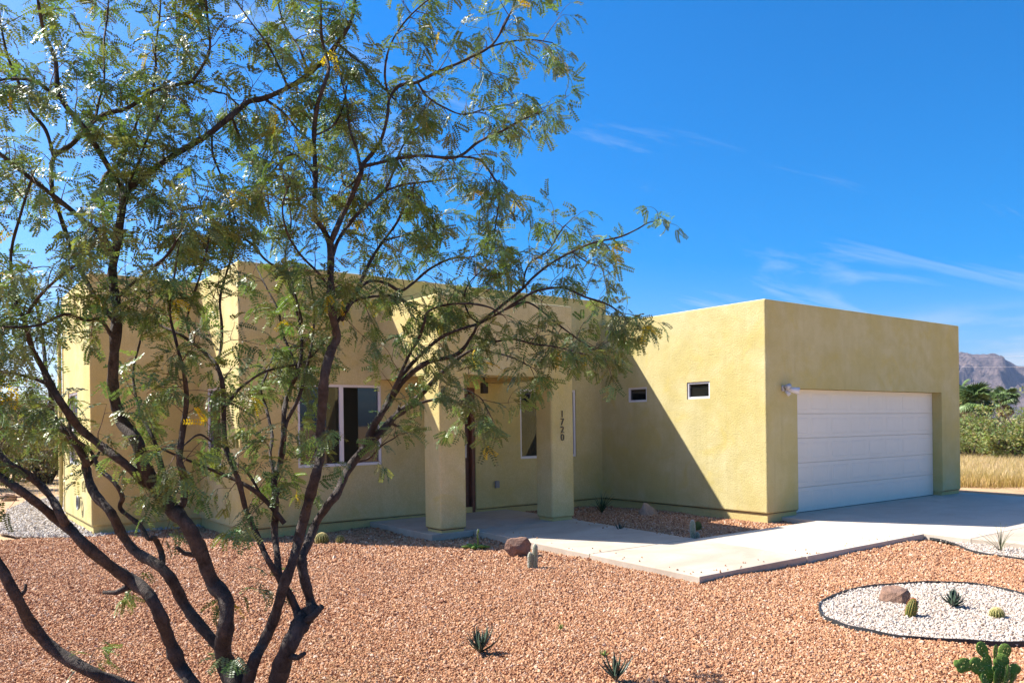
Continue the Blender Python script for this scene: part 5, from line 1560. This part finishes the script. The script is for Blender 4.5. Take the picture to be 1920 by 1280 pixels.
for li, (den, pts) in enumerate(LIMBS):
    P = np.array(pts)
    nsub = 6
    q = catmull(P, nsub)
    n = len(q)
    # wobble and knots
    ph = li * 1.9
    ll = np.concatenate([[0], np.cumsum(np.linalg.norm(np.diff(q[:, :3], axis=0), axis=1))])
    rad_ = np.maximum(q[:, 3], .0016) * (1 + .07 * np.sin(ll * 21 + ph) + .05 * np.sin(ll * 47 + 2 * ph))
    wob = np.stack([np.sin(ll * 9 + ph), np.sin(ll * 8 + 1.3 * ph + 1), np.sin(ll * 10 + .7 * ph + 2)], 1) * (.10 * rad_ + .0012)[:, None]
    C = q[:, :3] + wob
    for b in range(trs.integers(1, 4) if q[0, 3] > .02 else 0):
        k = trs.integers(2, n - 2)
        rad_[max(0, k - 1):k + 2] *= np.array([1.06, 1.18, 1.06])[:len(rad_[max(0, k - 1):k + 2])]
    sides = 14 if q[0, 3] > .03 else (10 if q[0, 3] > .012 else 6)
    v, f = tube_arrays(np.vstack([C, C[-1] + (C[-1] - C[-2]) * .2]), np.append(rad_, rad_[-1] * .1), sides, .035 if sides > 6 else 0, trs)
    o = link('branch', np_mesh('branch', v - TB, f, True), M['bark'], tree)
    # broken stubs on the bigger limbs
    if q[0, 3] > .03:
        for b in range(2):
            k = trs.integers(n // 5, n - 3)
            t_ = C[k + 1] - C[k]; t_ /= np.linalg.norm(t_)
            s = np.cross(t_, trs.normal(size=3)); s /= np.linalg.norm(s)
            L2 = trs.uniform(.03, .09)
            a0 = C[k]; a1 = C[k] + (s + t_ * .6) * (rad_[k] + L2 * .6); a2 = C[k] + (s + t_ * .9) * (rad_[k] + L2)
            st = tube('stub', np.array([a0, a1, a2]) - TB, [rad_[k] * .5, rad_[k] * .36, rad_[k] * .26], M['bark'], tree, 8)
    # leafy twigs
    tot = ll[-1]
    rate = den if den else .0
    cnt = int(rate * tot * TWIG)
    tip_bias = np.linspace(.12 if q[0, 3] > .02 else .5, 1.0, n) ** (2.6 if q[0, 3] > .02 else 1.0)
    for k in range(cnt):
        i = min(n - 2, int(trs.choice(n, p=tip_bias / tip_bias.sum())))
        t_ = C[i + 1] - C[i]; t_ /= np.linalg.norm(t_) + 1e-9
        s = np.cross(t_, trs.normal(size=3)); s /= np.linalg.norm(s) + 1e-9
        add_twig(C[i], t_ * .55 + s * .8 + np.array([0, 0, .05]), trs.uniform(.10, .30), .0032)
    if den or q[-1, 3] < .02:
        t_ = C[-1] - C[-2]; t_ /= np.linalg.norm(t_) + 1e-9
        add_twig(C[-1], t_, .13, .0025)
        for k in range(2):
            add_twig(C[-1], t_ + trs.normal(size=3) * .5, .12, .0025)
# root flare
v, f = tube_arrays(np.array([[.03, -.05, -.12], [.03, -.04, .0], [.02, -.03, .08], [.02, -.02, .16]]), np.array([.22, .18, .14, .10]), 18, .05, trs)
link('trunk', np_mesh('trunk', v, f, True), M['bark'], tree)
tw = link('twigs', TW.mesh('twigs', True), M['twig'], tree)
tw.location = -TB
tag(tw, kind='stuff')


# bipinnate leaves: two drooping pinnae, each a double row of narrow leaflets
def leaf_template(seed):
    rs = np.random.default_rng(seed)
    V = []; F = []; n = 0
    for side in (-1, 1):
        npair = int(rs.integers(7, 10))
        pl_ = .0100 * npair
        ang = side * rs.uniform(.35, .6)
        curve = rs.uniform(.3, .9)
        rach = []
        for i in range(npair + 2):
            t_ = i / (npair + 1)
            x = .022 + pl_ * t_ * math.cos(ang) ; y = pl_ * t_ * math.sin(ang)
            z = -curve * pl_ * t_ * t_ * .6
            rach.append(np.array([x, y, z]))
        # the stalk as a thin strip
        w_ = np.array([0, 0, .0009])
        pts = [np.array([0, 0, 0])] + rach
        for a, b in zip(pts, pts[1:]):
            V += [a - w_, a + w_, b + w_, b - w_]; F.append([n, n + 1, n + 2, n + 3]); n += 4
        d = np.array([math.cos(ang), math.sin(ang), 0])
        s = np.array([-math.sin(ang), math.cos(ang), 0])
        for i in range(1, npair + 1):
            ln_ = .0200 * (1 - .35 * abs(i / npair - .45)) * rs.uniform(.9, 1.1)
            for k in (-1, 1):
                dirv = s * k * .93 + d * .36 + np.array([0, 0, rs.uniform(-.35, .12)])
                dirv /= np.linalg.norm(dirv)
                wv = np.cross(dirv, np.array([0, 0, 1])); wv /= np.linalg.norm(wv)
                wv = wv + np.array([0, 0, rs.uniform(-.4, .4)])
                b0 = rach[i]
                V += [b0, b0 + dirv * ln_ * .45 + wv * .0046, b0 + dirv * ln_, b0 + dirv * ln_ * .45 - wv * .0046]
                F.append([n, n + 1, n + 2, n + 3]); n += 4
    return np.array(V), np.array(F)


TPL = [leaf_template(k) for k in range(8)]
VV = []; FF = []; CC = []; nv = 0
for t_id in range(8):
    sel = [s for i, s in enumerate(leaf_spots) if i % 8 == t_id]
    P = np.array([s[0] for s in sel]); D = np.array([s[1] for s in sel]); S = np.array([s[2] for s in sel])
    D[:, 2] -= .45
    D /= np.linalg.norm(D, axis=1)[:, None]
    Y = np.cross(np.array([0, 0, 1.0]) + trs.normal(size=D.shape) * .45, D); Y /= np.linalg.norm(Y, axis=1)[:, None] + 1e-9
    Zv = np.cross(D, Y)
    Rm = np.stack([D, Y, Zv], axis=-1) * (S * LEAF)[:, None, None]
    Vt, Ft = TPL[t_id]
    W = np.einsum('nij,kj->nki', Rm, Vt) + P[:, None, :]
    m_, kk = len(P), len(Vt)
    VV.append(W.reshape(-1, 3))
    FF.append((Ft[None] + (np.arange(m_) * kk)[:, None, None]).reshape(-1, 4) + nv)
    nv += m_ * kk
    sh = trs.uniform(.65, 1.35, m_)
    col = np.stack([sh * trs.uniform(.8, 1.25, m_), sh * trs.uniform(.9, 1.12, m_), sh * trs.uniform(.8, 1.35, m_)], 1)
    yel = trs.uniform(size=m_) < .013
    col[yel] = np.array([4.2, 2.2, .35]) * trs.uniform(.7, 1.1, yel.sum())[:, None]
    CC.append(np.repeat(col, len(Ft) * 4, axis=0))
fm = np_mesh('foliage', np.vstack(VV), np.vstack(FF))
tint_attr(fm, np.vstack(CC))
fo = link('foliage', fm, M['leaf'], tree)
fo.location = -TB
tag(fo, kind='stuff')
print('leaves', len(leaf_spots), 'leaf faces', sum(len(f) for f in FF))

# ------------------------------------------------------------------ air between here and the mountains
if HAZE:
    hb_ = box_bm((-5600, -5600, -4.5), (5600, 5600, 420))
    hm = bpy.data.materials.new('air')
    hm.use_nodes = True
    hn = hm.node_tree.nodes
    hn.clear()
    ho = hn.new('ShaderNodeOutputMaterial')
    hv = hn.new('ShaderNodeVolumePrincipled')
    hv.inputs['Color'].default_value = (0.50, 0.66, 1.0, 1)
    hv.inputs['Density'].default_value = HAZE
    hv.inputs['Anisotropy'].default_value = 0.2
    hm.node_tree.links.new(hv.outputs[0], ho.inputs['Volume'])
    hz = bm_obj('haze', hb_, hm)
    tag(hz, 'thin blue air between the yard and the mountains', 'haze', None, 'stuff')
